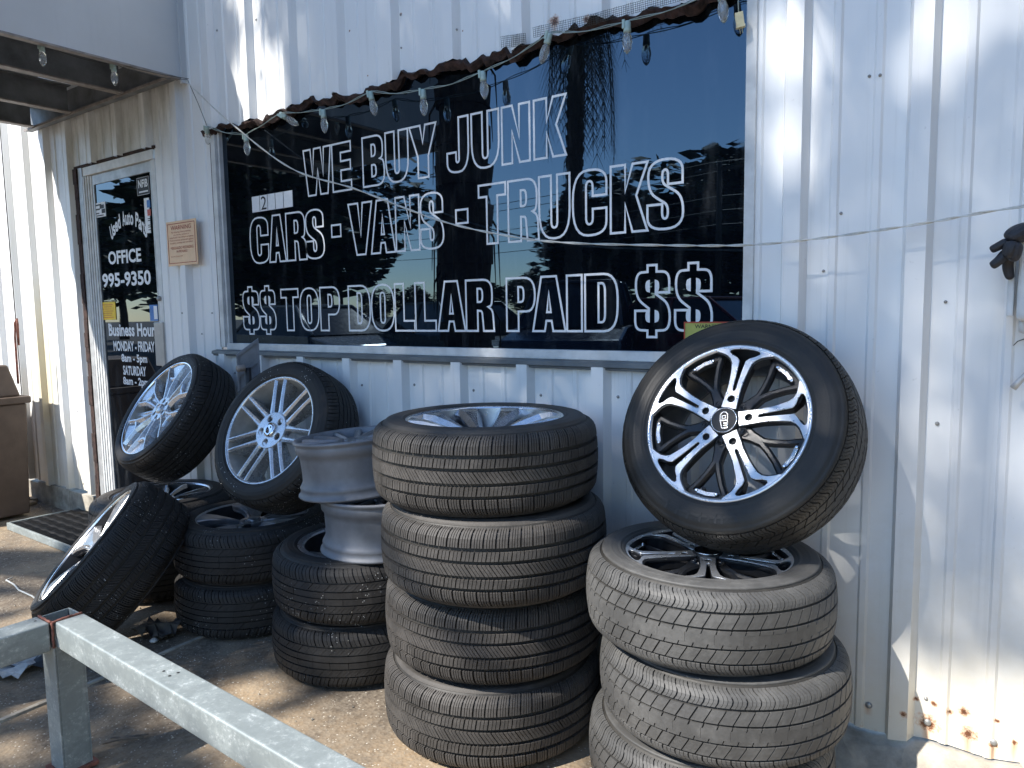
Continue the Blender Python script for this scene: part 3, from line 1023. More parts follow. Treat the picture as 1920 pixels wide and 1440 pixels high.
# ------------------------------------------------------------------ canopy over the door
CX0, CX1, CD, CZ, CT = -5.27, -3.54, 2.0, 2.455, 3.38
can = thing('entrance_canopy', 'box canopy of flat grey panels on dark steel beams over the office door', 'canopy', ((CX0 + CX1) / 2, 0, CZ))
can_off = Vector((-(CX0 + CX1) / 2, 0, -CZ))


def cpart(mb, name, mat):
    o = mb.build(name, mat, can); o.location = can_off; return o


cpart(MB().box(CX1 - 0.012, CX1, -CD, -0.034, CZ + 0.006, CT), 'fascia_panel', M['fascia'])
cpart(MB().box(CX0, CX0 + 0.012, -CD, -0.034, CZ + 0.15, CT), 'fascia_panel', M['fascia'])
cpart(MB().box(CX0, CX1, -CD - 0.012, -CD - 0.001, CZ + 0.006, CT), 'fascia_panel', M['fascia'])
cpart(MB().box(CX1 - 0.035, CX1 + 0.004, -CD, -0.034, CZ - 0.004, CZ + 0.005), 'edge_angle', M['steel_light'])
cpart(MB().box(CX1 - 0.010, CX1 + 0.012, -0.034, -0.001, CZ - 0.02, CT), 'corner_trim', M['fascia'])
led = MB().box(CX0, CX1 - 0.04, -0.034 - 0.045, -0.034, CZ, CZ + 0.006)
led.box(CX0, CX1 - 0.04, -0.040, -0.034, CZ + 0.007, CZ + 0.16)
cpart(led, 'ledger_channel', M['steel_dark'])
cpart(MB().box(CX0, CX1 - 0.04, -0.081, -0.077, CZ - 0.004, CZ + 0.010), 'ledger_lip', M['steel_light'])
for px, py in ((237, 183), (140, 218), (70, 246)):
    x = at_y(px, py, -0.05)[0]
    b = MB().box(x - 0.005, x + 0.005, -CD, -0.085, CZ + 0.01, CZ + 0.155)
    b.box(x + 0.005, x + 0.055, -CD, -0.085, CZ + 0.148, CZ + 0.155)
    cpart(b, 'canopy_beam', M['steel_dark'])
    cpart(MB().box(x - 0.007, x + 0.045, -CD, -0.085, CZ + 0.001, CZ + 0.009), 'beam_flange', M['steel_light'])
for y in (-0.55, -1.1, -1.6):
    cpart(MB().box(CX0 + 0.02, CX1 - 0.02, y - 0.03, y + 0.03, CZ + 0.165, CZ + 0.22), 'purlin', M['steel_dark'])
rf = MB()
xx = CX0 + 0.02
vs = []
k = 0
while xx < CX1 - 0.013:
    vs.append((xx, -CD, CZ + 0.27 + 0.02 * (k % 2))); vs.append((xx, -0.035, CZ + 0.30 + 0.02 * (k % 2)))
    xx += 0.05; k += 1
rf.add(vs, [(2 * i, 2 * i + 1, 2 * i + 3, 2 * i + 2) for i in range(len(vs) // 2 - 1)])
cpart(rf, 'roof_sheet', M['steel_dark'])


# ------------------------------------------------------------------ tyres
class Tyre:
    def __init__(s, R, w, rr, drop=0.008, round_=1.0, ed=0.022):
        SH = R - rr
        cp = [(0, R), (0.13 * w, R - drop * .10), (0.26 * w, R - drop * .45), (0.36 * w, R - drop), (0.425 * w, R - drop - 0.013 * round_),
              (0.462 * w, R - drop - 0.032 * round_), (0.487 * w, R - 0.44 * SH), (0.499 * w, R - 0.58 * SH), (0.5 * w, R - 0.76 * SH),
              (0.490 * w, R - 0.91 * SH), (0.480 * w, rr + 0.002), (0.455 * w, rr - 0.008)]
        P = np.array(cp)
        out = []
        for i in range(len(P) - 1):
            p0, p1, p2, p3 = P[max(i - 1, 0)], P[i], P[i + 1], P[min(i + 2, len(P) - 1)]
            if i == 0: p0 = np.array([-P[1][0], P[1][1]])
            for t in np.linspace(0, 1, 12, endpoint=False):
                out.append(0.5 * ((2 * p1) + (-p0 + p2) * t + (2 * p0 - 5 * p1 + 4 * p2 - p3) * t * t + (-p0 + 3 * p1 - 3 * p2 + p3) * t ** 3))
        out.append(P[-1])
        s.c = np.array(out)
        d = np.linalg.norm(np.diff(s.c, axis=0), axis=1)
        s.s = np.concatenate([[0], np.cumsum(d)])
        s.S = s.s[-1]; s.R = R; s.w = w; s.rr = rr
        tg = np.gradient(s.c, s.s, axis=0)
        s.nrm = np.stack([-tg[:, 1], tg[:, 0]], 1)
        s.nrm /= np.linalg.norm(s.nrm, axis=1)[:, None]
        if s.nrm[0, 1] < 0: s.nrm = -s.nrm
        # arc length where the tread blocks end (on the shoulder)
        s.E = np.interp(R - drop - ed, s.c[::-1, 1], s.s[::-1])
        s.T = np.interp(0.36 * w, s.c[:60, 0], s.s[:60])

    def p(s, a, off=0.0):
        """signed arc length -> (axial z, radius)"""
        q = abs(a); sg = 1 if a >= 0 else -1
        y = np.interp(q, s.s, s.c[:, 0]); r = np.interp(q, s.s, s.c[:, 1])
        ny_ = np.interp(q, s.s, s.nrm[:, 0]); nr = np.interp(q, s.s, s.nrm[:, 1])
        return (y + ny_ * off) * sg, r + nr * off


def tyre_mesh(name, T, bands, depth, mats, seed=1, rings=True):
    """bands: list of dict(a0,a1 (fractions of E), n pitches, sub sipes, gap, sipe, sl slant function)"""
    mb = MB()
    rr_ = random.Random(seed)
    # carcass
    prof = []
    E = T.E
    for a in np.concatenate([np.linspace(-T.S, -E - 0.004, 26), np.linspace(-E, E, 15), np.linspace(E + 0.004, T.S, 26)]):
        q = abs(a)
        off = -depth if q < E - 0.002 else (-depth * max(0, 1 - (q - E + 0.002) / 0.006) if q < E + 0.004 else 0)
        if rings and q > E + 0.004:
            f = (q - E) / (T.S - E)
            for c_, h_, w_ in ((0.12, 0.0011, 0.03), (0.46, 0.0012, 0.012), (0.52, 0.0012, 0.012), (0.80, 0.0022, 0.035), (0.92, 0.0015, 0.02)):
                if abs(f - c_) < w_: off += h_
        z, r = T.p(a, off)
        prof.append((r, z))
    nq = 25
    mb.lathe(prof[:nq + 1], 96, 0); mb.lathe(prof[nq:nq + 18], 96, 1); mb.lathe(prof[nq + 17:], 96, 0)  # groove floors: less dusty rubber, darker to deepen their shade by colour
    # inside skin, so an open tyre is not a paper shell
    inner = [(max(T.rr - 0.008, 0.01), -0.43 * T.w), (T.R - 0.02, -0.40 * T.w), (T.R - 0.018, 0.40 * T.w), (max(T.rr - 0.008, 0.01), 0.43 * T.w)]
    mb.lathe(inner, 48)
    for B in bands:
        n = B['n']; dp = 2 * PI / n
        sub = B.get('sub', 1)
        a0, a1 = B['a0'] * E, B['a1'] * E
        ns = B.get('ns', max(1, int(abs(a1 - a0) / 0.012)))
        sl = B.get('sl', lambda u: 0.0)
        rmid = T.R
        gp = B.get('gap', 0.004) / rmid; sp = B.get('sipe', 0.0014) / rmid
        ph = B.get('ph', 0.0)
        hoff = B.get('h', 0.0)
        for k in range(n):
            jit = (rr_.random() - 0.5) * 0.10 * dp if B.get('jit', True) else 0
            b0 = (k + ph) * dp + gp / 2 + jit * 0.3
            b1 = (k + 1 + ph) * dp - gp / 2
            st = (b1 - b0) / sub
            for q in range(sub):
                t0 = b0 + q * st + (sp / 2 if q else 0)
                t1 = b0 + (q + 1) * st - (sp / 2 if q < sub - 1 else 0)
                ho = hoff + (rr_.random() - 0.5) * 0.0006
                nt = 1 if (t1 - t0) < 0.075 else 2
                vs = []
                for i in range(ns + 1):
                    u = i / ns
                    a = a0 + (a1 - a0) * u
                    zt_, rt = T.p(a, ho); zb_, rb = T.p(a, -depth - 0.001)
                    s_ = sl(u) * dp
                    for j in range(nt + 1):
                        th = t0 + (t1 - t0) * j / nt + s_
                        vs.append((rt * math.cos(th), rt * math.sin(th), zt_))
                    for th in (t0 + s_, t1 + s_):
                        vs.append((rb * math.cos(th), rb * math.sin(th), zb_))
                m = nt + 3
                fs = []
                for i in range(ns):
                    A = i * m; C = (i + 1) * m
                    for j in range(nt):
                        fs.append((A + j, A + j + 1, C + j + 1, C + j))
                    fs.append((A, C, C + nt + 1, A + nt + 1))
                    fs.append((A + nt, A + nt + 2, C + nt + 2, C + nt))
                fs.append(tuple([0] + list(range(1, nt + 1)) + [nt + 2, nt + 1]))
                e = ns * m
                fs.append(tuple([e + nt + 1, e + nt + 2] + [e + j for j in range(nt, -1, -1)]))
                mb.add(vs, fs, False)
    me = bpy.data.meshes.new(name)
    me.from_pydata(mb.v, [], mb.f)
    me.polygons.foreach_set('use_smooth', mb.sm)
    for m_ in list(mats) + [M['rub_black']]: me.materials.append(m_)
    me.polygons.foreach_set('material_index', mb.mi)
    bm = bmesh.new(); bm.from_mesh(me)
    bmesh.ops.recalc_face_normals(bm, faces=bm.faces)
    bm.to_mesh(me); bm.free()
    return me


def slant(k):
    return lambda u: k * u
def wave(k):
    return lambda u: k * math.sin(u * PI * 2.0)


def bands_touring(n):       # five ribs, siped shoulders
    return [dict(a0=.51, a1=1.0, n=n, sub=4, gap=.0050, sipe=.0019, ns=5, sl=lambda u: 0.30 * u * u),
            dict(a0=-1.0, a1=-.51, n=n, sub=4, gap=.0050, sipe=.0019, ns=5, ph=.4, sl=lambda u: 0.30 * (1 - u) ** 2),
            dict(a0=.215, a1=.415, n=n, sub=3, gap=.0034, sipe=.0017, ns=1, ph=.2, sl=slant(.12)),
            dict(a0=-.415, a1=-.215, n=n, sub=3, gap=.0034, sipe=.0017, ns=1, ph=.7, sl=slant(.12)),
            dict(a0=-.125, a1=.125, n=n, sub=3, gap=.0030, sipe=.0016, ns=1, ph=.1, sl=slant(-.6))]


def bands_worn(n):          # curved shoulder cuts, slanted inner blocks, notched centre rib
    w = lambda u: 0.22 * math.sin(u * PI * 1.6)
    return [dict(a0=.56, a1=1.0, n=n, sub=3, gap=.0036, sipe=.0012, ns=6, sl=w),
            dict(a0=-1.0, a1=-.56, n=n, sub=3, gap=.0036, sipe=.0012, ns=6, ph=.3, sl=w),
            dict(a0=.23, a1=.505, n=n, gap=.0036, ns=2, ph=.2, sl=slant(.55)),
            dict(a0=-.505, a1=-.23, n=n, gap=.0036, ns=2, ph=.6, sl=slant(.55)),
            dict(a0=.10, a1=.18, n=n, gap=.0030, ns=1, ph=.1, sl=slant(.1)),
            dict(a0=-.10, a1=.10, n=n // 2, gap=.0006, ns=1, jit=False),
            dict(a0=-.18, a1=-.10, n=n, gap=.0030, ns=1, ph=.5, sl=slant(.1))]


def bands_plain(n):         # four ribs, long shoulder slashes
    return [dict(a0=.50, a1=1.0, n=n, sub=2, gap=.0042, sipe=.0014, ns=5, sl=lambda u: 0.45 * (1 - u) ** 2),
            dict(a0=-1.0, a1=-.50, n=n, sub=2, gap=.0042, sipe=.0014, ns=5, ph=.5, sl=lambda u: 0.45 * u ** 2),
            dict(a0=.24, a1=.45, n=n // 2, sub=2, gap=.0022, sipe=.001, ns=1, sl=slant(.35)),
            dict(a0=-.45, a1=-.24, n=n // 2, sub=2, gap=.0022, sipe=.001, ns=1, ph=.3, sl=slant(.35)),
            dict(a0=-.19, a1=-.02, n=n // 2, gap=.0008, ns=1),
            dict(a0=.02, a1=.19, n=n // 2, gap=.0008, ns=1)]


TY_T = Tyre(0.338, 0.238, 0.238)
TY_U = Tyre(0.316, 0.214, 0.220, 0.010, 1.0, 0.026)
TY_U1 = Tyre(0.3125, 0.198, 0.219, 0.007, 0.75, 0.009)
TY_D = Tyre(0.320, 0.220, 0.232)
TY_B = Tyre(0.318, 0.226, 0.236, 0.006, 0.7, 0.012)
TY_A = Tyre(0.316, 0.226, 0.250, 0.006, 0.7, 0.010)
TY_L = Tyre(0.318, 0.262, 0.251, 0.006, 0.8, 0.014)
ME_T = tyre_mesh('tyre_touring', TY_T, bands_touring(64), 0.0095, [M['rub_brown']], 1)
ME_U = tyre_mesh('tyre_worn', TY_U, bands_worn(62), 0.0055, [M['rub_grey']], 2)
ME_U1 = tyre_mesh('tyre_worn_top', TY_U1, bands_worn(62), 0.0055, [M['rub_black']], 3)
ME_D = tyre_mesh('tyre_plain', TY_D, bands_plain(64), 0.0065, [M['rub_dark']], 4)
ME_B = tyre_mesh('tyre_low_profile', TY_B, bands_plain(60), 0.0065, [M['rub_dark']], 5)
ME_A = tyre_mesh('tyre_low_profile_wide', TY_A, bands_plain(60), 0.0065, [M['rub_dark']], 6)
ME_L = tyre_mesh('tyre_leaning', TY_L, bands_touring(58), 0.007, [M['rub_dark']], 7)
ME_E = ME_U.copy(); ME_E.materials[0] = M['rub_brown']


# ------------------------------------------------------------------ rims
def ribbon(mb, pts, wid, zf, thick, bev=0.004, mi=0, mi_top=None):
    """spoke: path (x, y), widths, front heights; bevelled bar"""
    pts = [Vector(p) for p in pts]
    n = len(pts)
    vs = []
    for i, p in enumerate(pts):
        d = (pts[min(i + 1, n - 1)] - pts[max(i - 1, 0)]).normalized()
        q = Vector((-d.y, d.x))
        w = wid[i] / 2; b = min(bev, w * 0.8); z = zf[i]; t = thick[i] if hasattr(thick, '__len__') else thick
        for o_, h in ((-w * 0.92, -t), (-w, -b), (-w + b, 0), (w - b, 0), (w, -b), (w * 0.92, -t)):
            v = p + q * o_
            vs.append((v.x, v.y, z + h))
    for j in range(5):
        fs = [(i * 6 + j, i * 6 + j + 1, (i + 1) * 6 + j + 1, (i + 1) * 6 + j) for i in range(n - 1)]
        mb.add([], [], False)
        b = len(mb.v)
        if j == 0:
            base = len(mb.v); mb.v.extend(vs)
        for f in fs:
            mb.f.append([base + k for k in f]); mb.sm.append(False)
            mb.mi.append(mi_top if (mi_top is not None and j == 2) else mi)
    for e in (0, n - 1):
        f = [base + e * 6 + k for k in range(6)]
        mb.f.append(f if e else f[::-1]); mb.sm.append(False); mb.mi.append(mi)


def plate(name, loops, depth, mats, bev=0.0008):
    """flat 2D outline with holes, extruded (front at z = 0)"""
    c = bpy.data.curves.new('p', 'CURVE'); c.dimensions = '2D'; c.fill_mode = 'BOTH'
    c.extrude = depth / 2 - bev; c.bevel_depth = bev; c.bevel_resolution = 1
    for lp in loops:
        sp = c.splines.new('POLY'); sp.points.add(len(lp) - 1)
        for q, p in zip(sp.points, lp): q.co = (p[0], p[1], 0, 1)
        sp.use_cyclic_u = True
    o = bpy.data.objects.new('p', c); COL.objects.link(o)
    dg = bpy.context.evaluated_depsgraph_get()
    me = bpy.data.meshes.new_from_object(o.evaluated_get(dg))
    bpy.data.objects.remove(o); bpy.data.curves.remove(c)
    me.name = name
    me.transform(Matrix.Translation((0, 0, -depth / 2)))
    me.materials.clear()
    for m in mats: me.materials.append(m)
    return me


def circle(cx, cy, r, n=20):
    return [(cx + r * math.cos(2 * PI * k / n), cy + r * math.sin(2 * PI * k / n)) for k in range(n)]


def smooth2d(pts, per=5):
    n = len(pts); out = []
    for i in range(n):
        p0, p1, p2, p3 = [np.array(pts[(i + k) % n]) for k in (-1, 0, 1, 2)]
        for t in np.linspace(0, 1, per, endpoint=False):
            out.append(tuple(0.5 * ((2 * p1) + (-p0 + p2) * t + (2 * p0 - 5 * p1 + 4 * p2 - p3) * t * t + (-p0 + 3 * p1 - 3 * p2 + p3) * t ** 3)))
    return out


def barrel_mesh(name, r, w, mat_lip, mat_in, lip=0.012):
    """r: outer lip radius; w: rim width, front lip at z = w/2"""
    h = w / 2
    mb = MB()
    mb.lathe([(r, h - 0.012), (r, h - 0.002), (r - 0.002, h), (r - lip * .5, h + 0.001), (r - lip, h - 0.001), (r - lip - 0.003, h - 0.006)], 72, 0)
    mb.lathe([(r - lip - 0.003, h - 0.006), (r - lip - 0.006, h - 0.03), (r - lip - 0.012, h * 0.35), (r - lip - 0.022, 0), (r - lip - 0.012, -h * .6), (r - lip, -h + 0.004), (r - 0.003, -h)], 72, 1)
    mb.lathe([(r - 0.003, -h), (r, -h + 0.004), (r - 0.010, -h + 0.012), (r - 0.014, -h + 0.03), (r - 0.026, 0), (r - 0.014, h - 0.03), (r, h - 0.012)], 72, 1)
    return mb.mesh(name, mat_lip, mat_in)


def rot_copy(name, me, n, parent, first=0.0, z=0.0):
    for k in range(n):
        o = mesh_obj(name, me, parent)
        o.rotation_euler = (0, 0, first + 2 * PI * k / n)
        o.location = (0, 0, z)


HUB_DISC = {}
def hub_mesh(name, r, nb, br, bpos, mats, thick=0.03, centre=0.0):
    loops = [circle(0, 0, r, 40)] + [circle(bpos * math.cos(2 * PI * (k + .5) / nb), bpos * math.sin(2 * PI * (k + .5) / nb), br, 14) for k in range(nb)]
    if centre: loops.append(circle(0, 0, centre, 20))
    return plate(name, loops, thick, mats, 0.0015)


# -- style 1: black and machined five twin-spoke
def style_black():
    r = 0.2185
    d = {}
    d['barrel'] = barrel_mesh('black_barrel', r, 0.192, M['machined'], M['blackpaint'], 0.0095)
    Rr = r
    L = [(-.088, .17), (-.084, .30), (-.078, .42), (-.086, .55), (-.102, .66), (-.122, .755), (-.155, .808), (-.21, .845), (-.275, .866), (-.345, .880)]
    arcp = [(0.975 * math.sin(a), 0.975 * math.cos(a)) for a in np.linspace(-.385, .385, 11)]
    outer = L + arcp + [(-x, y) for x, y in L[::-1]]
    S = [(0.0, .385), (-.022, .40), (-.025, .50), (-.031, .64), (-.042, .785), (-.080, .822), (-.145, .850), (-.195, .885), (-.190, .917), (-.15, .934), (-.06, .946)]
    hole = S + [(0.0, .948)] + [(-x, y) for x, y in S[:0:-1]]
    sc_ = lambda ps: [(x * Rr, y * Rr) for x, y in ps]
    bolt = circle(0, .285 * Rr, .048 * Rr, 18)
    d['face'] = plate('machined_spoke', [sc_(outer), sc_(hole), bolt], 0.004, [M['machined']], 0.0008)
    inner = [(x * 1.10, y * .985 + .004) for x, y in outer]
    d['body'] = plate('spoke_body', [sc_(inner), sc_(hole), bolt], 0.010, [M['blackpaint']], 0.0015)
    mb = MB()
    for sx in (-1, 1):       # legs as deep bars below the machined face
        pth = [(sx * .052, .20), (sx * .047, .42), (sx * .060, .62), (sx * .076, .76), (sx * .14, .832), (sx * .27, .895)]
        ribbon(mb, sc_(pth), [.070 * Rr, .062 * Rr, .066 * Rr, .072 * Rr, .085 * Rr, .095 * Rr], [-.0045] * 6, [.022, .024, .026, .028, .03, .03], .002)
    d['legs'] = mb.mesh('spoke_web', M['blackpaint'])
    mb = MB()
    ribbon(mb, sc_([(0, .20), (0, .36), (0, .50)]), [.22 * Rr, .14 * Rr, .12 * Rr], [-.016, -.018, -.020], .022, .005)
    for sx in (-1, 1):
        ribbon(mb, sc_([(sx * .008, .46), (sx * .06, .60), (sx * .13, .74), (sx * .21, .86), (sx * .225, .93)]), [.085 * Rr, .080 * Rr, .078 * Rr, .085 * Rr, .10 * Rr],
               [-.020, -.021, -.022, -.022, -.022], .020, .005)
    ribbon(mb, sc_([(-.235, .885), (0, .915), (.235, .885)]), [.085 * Rr] * 3, [-.0225] * 3, .02, .003)
    d['wye'] = mb.mesh('wye_spoke', M['blackpaint'])
    pl = MB()
    ribbon(pl, sc_([(-.115, .872), (0, .887), (.115, .872)]), [.052 * Rr] * 3, [-.0175] * 3, .004, .001)
    for sx in (-1, 1):
        pl.lathe([(.022 * Rr, -.0175), (.022 * Rr, -.0145), (.012 * Rr, -.0135), (.0001, -.0135)], 10, M=Matrix.Translation((sx * .125 * Rr, .870 * Rr, 0)))
    d['accent'] = pl.mesh('accent_plate', M['polished'])
    rc = MB()
    rc.lathe([(.046 * Rr, -.004), (.046 * Rr, -.03)], 16, M=Matrix.Translation((0, .285 * Rr, 0)))
    rc.lathe([(.001, -.012), (.047 * Rr, -.012)], 16, M=Matrix.Translation((0, .285 * Rr, 0)))
    d['recess'] = rc.mesh('lug_recess', M['black_plastic'])
    hb = MB()
    hb.lathe([(.26 * Rr, -.034), (.26 * Rr, -.012), (.235 * Rr, -.010), (.001, -.010)], 36)
    for k in range(5):
        a = PI / 2 + PI / 5 + 2 * PI * k / 5
        hb.lathe([(.040 * Rr, -.0102), (.040 * Rr, -.006), (.030 * Rr, -.006), (.030 * Rr, -.0095)], 12, M=Matrix.Translation((.255 * Rr * math.cos(a), .255 * Rr * math.sin(a), 0)))
    d['hub'] = hb.mesh('hub', M['blackpaint'])
    cp = MB()
    cp.lathe([(.172 * Rr, -.010), (.172 * Rr, .001), (.160 * Rr, .004), (.155 * Rr, .004), (.001, .0045)], 36)
    d['cap'] = cp.mesh('hub_cap', M['black_plastic'])
    em = MB()
    em.lathe([(.157 * Rr, .0042), (.156 * Rr, .0062), (.149 * Rr, .0062), (.148 * Rr, .0042)], 40)
    Mx = Matrix.Rotation(math.radians(14), 4, 'Z')

    def ol(pts, t=.010 * Rr):
        pts = [Vector(p) * Rr for p in pts]
        n = len(pts); vs = []
        for i in range(n):
            a, b, c = pts[i - 1], pts[i], pts[(i + 1) % n]
            d1 = (b - a).normalized(); d2 = (c - b).normalized()
            m = Vector((-d1.y - d2.y, d1.x + d2.x))
            if m.length < 1e-6: m = Vector((-d1.y, d1.x))
            m.normalize(); kk = 1 / max(.5, m.dot(Vector((-d1.y, d1.x))))
            for s_ in (-.5, .5):
                q = b + m * s_ * t * kk
                vs.append(tuple(Mx @ Vector((q.x, q.y, .0052))))
        em.add(vs, [(2 * i, 2 * i + 1, (2 * i + 3) % (2 * n), (2 * i + 2) % (2 * n)) for i in range(n)])
    top = [(-.045 + .045 * (1 - math.cos(a)), .055 + .05 * math.sin(a)) for a in np.linspace(0, PI, 8)]
    ol(top + [(.045, .0), (-.045, .0)])
    ol([(-.022, .055), (.022, .055), (.022, .022), (-.022, .022)], .008 * Rr)
    ol([(-.045, -.008), (.045, -.008), (.045, -.10), (-.02, -.10)], .009 * Rr)
    for zz in (-.035, -.066):
        ol([(.0, zz), (.045, zz), (.045, zz - .008), (.0, zz - .008)], .007 * Rr)
    d['emblem'] = em.mesh('cap_emblem', M['polished'])
    va = MB()
    va.tube([(0, .90 * Rr, -.03), (0, .86 * Rr, -.012), (0, .83 * Rr, .004)], .005, 8)
    d['valve'] = va.mesh('valve', M['black_plastic'])
    return d
BLK = style_black()


def add_black_rim(parent, zf, spin):
    """zf: local z of the spoke faces"""
    rim = mesh_obj('rim', BLK['barrel'], parent)
    rim.location = (0, 0, 0); rim.rotation_euler = (0, 0, spin)
    rot_copy('machined_spoke', BLK['face'], 5, rim, 0, zf)
    rot_copy('spoke_body', BLK['body'], 5, rim, 0, zf - .0045)
    rot_copy('spoke_web', BLK['legs'], 5, rim, 0, zf - .006)
    rot_copy('wye_spoke', BLK['wye'], 5, rim, PI / 5, zf)
    rot_copy('accent_plate', BLK['accent'], 5, rim, PI / 5, zf)
    rot_copy('lug_recess', BLK['recess'], 5, rim, 0, zf)
    for nm_, me in (('hub', BLK['hub']), ('hub_cap', BLK['cap']), ('cap_emblem', BLK['emblem'])):
        mesh_obj(nm_, me, rim, loc=(0, 0, zf))
    v = mesh_obj('valve', BLK['valve'], rim, loc=(0, 0, zf - .018)); v.rotation_euler = (0, 0, PI - 0.05 + PI * 0.0)
    return rim


# -- style 2: chrome mesh wheel, seven pairs of parallel spokes
def style_mesh():
    r = 0.237; d = {}
    d['barrel'] = barrel_mesh('chrome_barrel', r, 0.212, M['satin'], M['barrel_light'], 0.012)
    zf = 0.0
    mb = MB()
    off = .098 * r
    for sx in (-1, 1):
        ribbon(mb, [(sx * off, .30 * r), (sx * off, .55 * r), (sx * off * 1.04, .80 * r), (sx * off * 1.1, .958 * r)], [.105 * r, .084 * r, .076 * r, .084 * r],
               [-.016, -.009, -.003, -.001], [.035, .06, .075, .08], .0075)
    th = np.linspace(0, PI, 9)
    ribbon(mb, [(off * math.cos(a), .36 * r - off * math.sin(a) * 1.1) for a in th], [.105 * r] * 9, [-.015] * 9, .035, .0075)
    d['spoke'] = mb.mesh('spoke_pair', M['satin'])
    d['hub'] = hub_mesh('chrome_hub', .325 * r, 5, .068 * r, .225 * r, [M['satin']], .026)
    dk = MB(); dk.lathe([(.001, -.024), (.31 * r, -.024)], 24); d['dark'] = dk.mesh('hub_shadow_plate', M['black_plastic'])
    cp = MB(); cp.lathe([(.135 * r, -.004), (.13 * r, .007), (.105 * r, .013), (.06 * r, .010), (.001, .008)], 28)
    d['cap'] = cp.mesh('centre_cap', M['chrome'])
    return d
MSH = style_mesh()


def add_mesh_rim(parent, zf, spin):
    rim = mesh_obj('rim', MSH['barrel'], parent); rim.rotation_euler = (0, 0, spin)
    rot_copy('spoke_pair', MSH['spoke'], 7, rim, 0, zf)
    mesh_obj('hub', MSH['hub'], rim, loc=(0, 0, zf - .012))
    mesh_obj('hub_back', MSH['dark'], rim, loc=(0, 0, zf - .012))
    mesh_obj('centre_cap', MSH['cap'], rim, loc=(0, 0, zf - .012))


def spoke_style(key, r, w, n, builder, mat, lipmat, inmat, hubr, dish, nb=5, lip=.010):
    d = {'barrel': barrel_mesh(key + '_barrel', r, w, lipmat, inmat, lip), 'n': n}
    mb = MB(); builder(mb, r); d['spoke'] = mb.mesh(key + '_spoke', *(mat if isinstance(mat, list) else [mat]))
    m0 = mat[0] if isinstance(mat, list) else mat
    d['hub'] = hub_mesh(key + '_hub', hubr * r, nb, .05 * r, .17 * r if hubr > .24 else .6 * hubr * r, [m0], .022)
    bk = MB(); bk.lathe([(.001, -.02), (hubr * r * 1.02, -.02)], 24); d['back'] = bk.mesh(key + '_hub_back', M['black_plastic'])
    cp = MB(); cp.lathe([(.10 * r, -.004), (.10 * r, .004), (.085 * r, .008), (.001, .009)], 24)
    d['cap'] = cp.mesh(key + '_cap', m0); d['dish'] = dish
    return d


def add_rim(parent, d, zf, spin):
    rim = mesh_obj('rim', d['barrel'], parent); rim.rotation_euler = (0, 0, spin)
    rot_copy('spoke', d['spoke'], d['n'], rim, 0, zf)
    mesh_obj('hub', d['hub'], rim, loc=(0, 0, zf + d['dish']))
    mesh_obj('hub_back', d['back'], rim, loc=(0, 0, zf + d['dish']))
    mesh_obj('centre_cap', d['cap'], rim, loc=(0, 0, zf + d['dish']))
    return rim


def b_truck(mb, r):           # chrome Y-spoke with an inset pocket
    for sx in (-1, 1):
        ribbon(mb, [(sx * .05 * r, .20 * r), (sx * .075 * r, .42 * r), (sx * .125 * r, .62 * r), (sx * .235 * r, .80 * r), (sx * .30 * r, .93 * r)],
               [.16 * r, .145 * r, .125 * r, .115 * r, .13 * r], [-.018, -.008, -.003, -.001, -.001], [.02, .035, .04, .045, .05], .016)
    for q_ in (-1, 1):
        ribbon(mb, [(q_ * .10 * r, .30 * r), (q_ * .24 * r, .50 * r), (q_ * .40 * r, .72 * r), (q_ * .46 * r, .84 * r)], [.10 * r, .13 * r, .16 * r, .16 * r], [-.040, -.036, -.030, -.026], .02, .02)
    ribbon(mb, [(-.15 * r, .68 * r), (0, .64 * r), (.15 * r, .68 * r)], [.08 * r] * 3, [-.007] * 3, .04, .005)
    ribbon(mb, [(0, .22 * r), (0, .44 * r), (0, .62 * r)], [.12 * r, .12 * r, .17 * r], [-.026, -.022, -.018], .02, .01)
    ribbon(mb, [(0, .64 * r), (0, .80 * r), (0, .95 * r)], [.20 * r, .36 * r, .54 * r], [-.022, -.016, -.008], .02, .012)


def b_turbine(mb, r):         # broad polished petal, falling to a deep hub
    ribbon(mb, [(.0, .20 * r), (.012 * r, .36 * r), (.035 * r, .58 * r), (.055 * r, .78 * r), (.06 * r, .958 * r)],
           [.10 * r, .15 * r, .22 * r, .30 * r, .40 * r], [-.052, -.040, -.022, -.008, -.003], .03, .016)


def b_petal(mb, r):           # wide flat grey petal with a raised edge
    ribbon(mb, [(0, .18 * r), (.02 * r, .40 * r), (.03 * r, .66 * r), (.0, .95 * r)], [.17 * r, .24 * r, .40 * r, .66 * r], [-.030, -.018, -.008, -.003], .03, .02)
    ribbon(mb, [(-.055 * r, .22 * r), (-.085 * r, .45 * r), (-.19 * r, .72 * r), (-.29 * r, .90 * r)], [.05 * r] * 4, [-.022, -.010, -.002, -.001], .02, .006)


def b_five(mb, r):            # twin sculpted spokes
    for sx in (-1, 1):
        ribbon(mb, [(sx * .04 * r, .18 * r), (sx * .085 * r, .42 * r), (sx * .15 * r, .70 * r), (sx * .22 * r, .95 * r)], [.09 * r, .12 * r, .15 * r, .19 * r],
               [-.030, -.016, -.006, -.002], .035, .016)


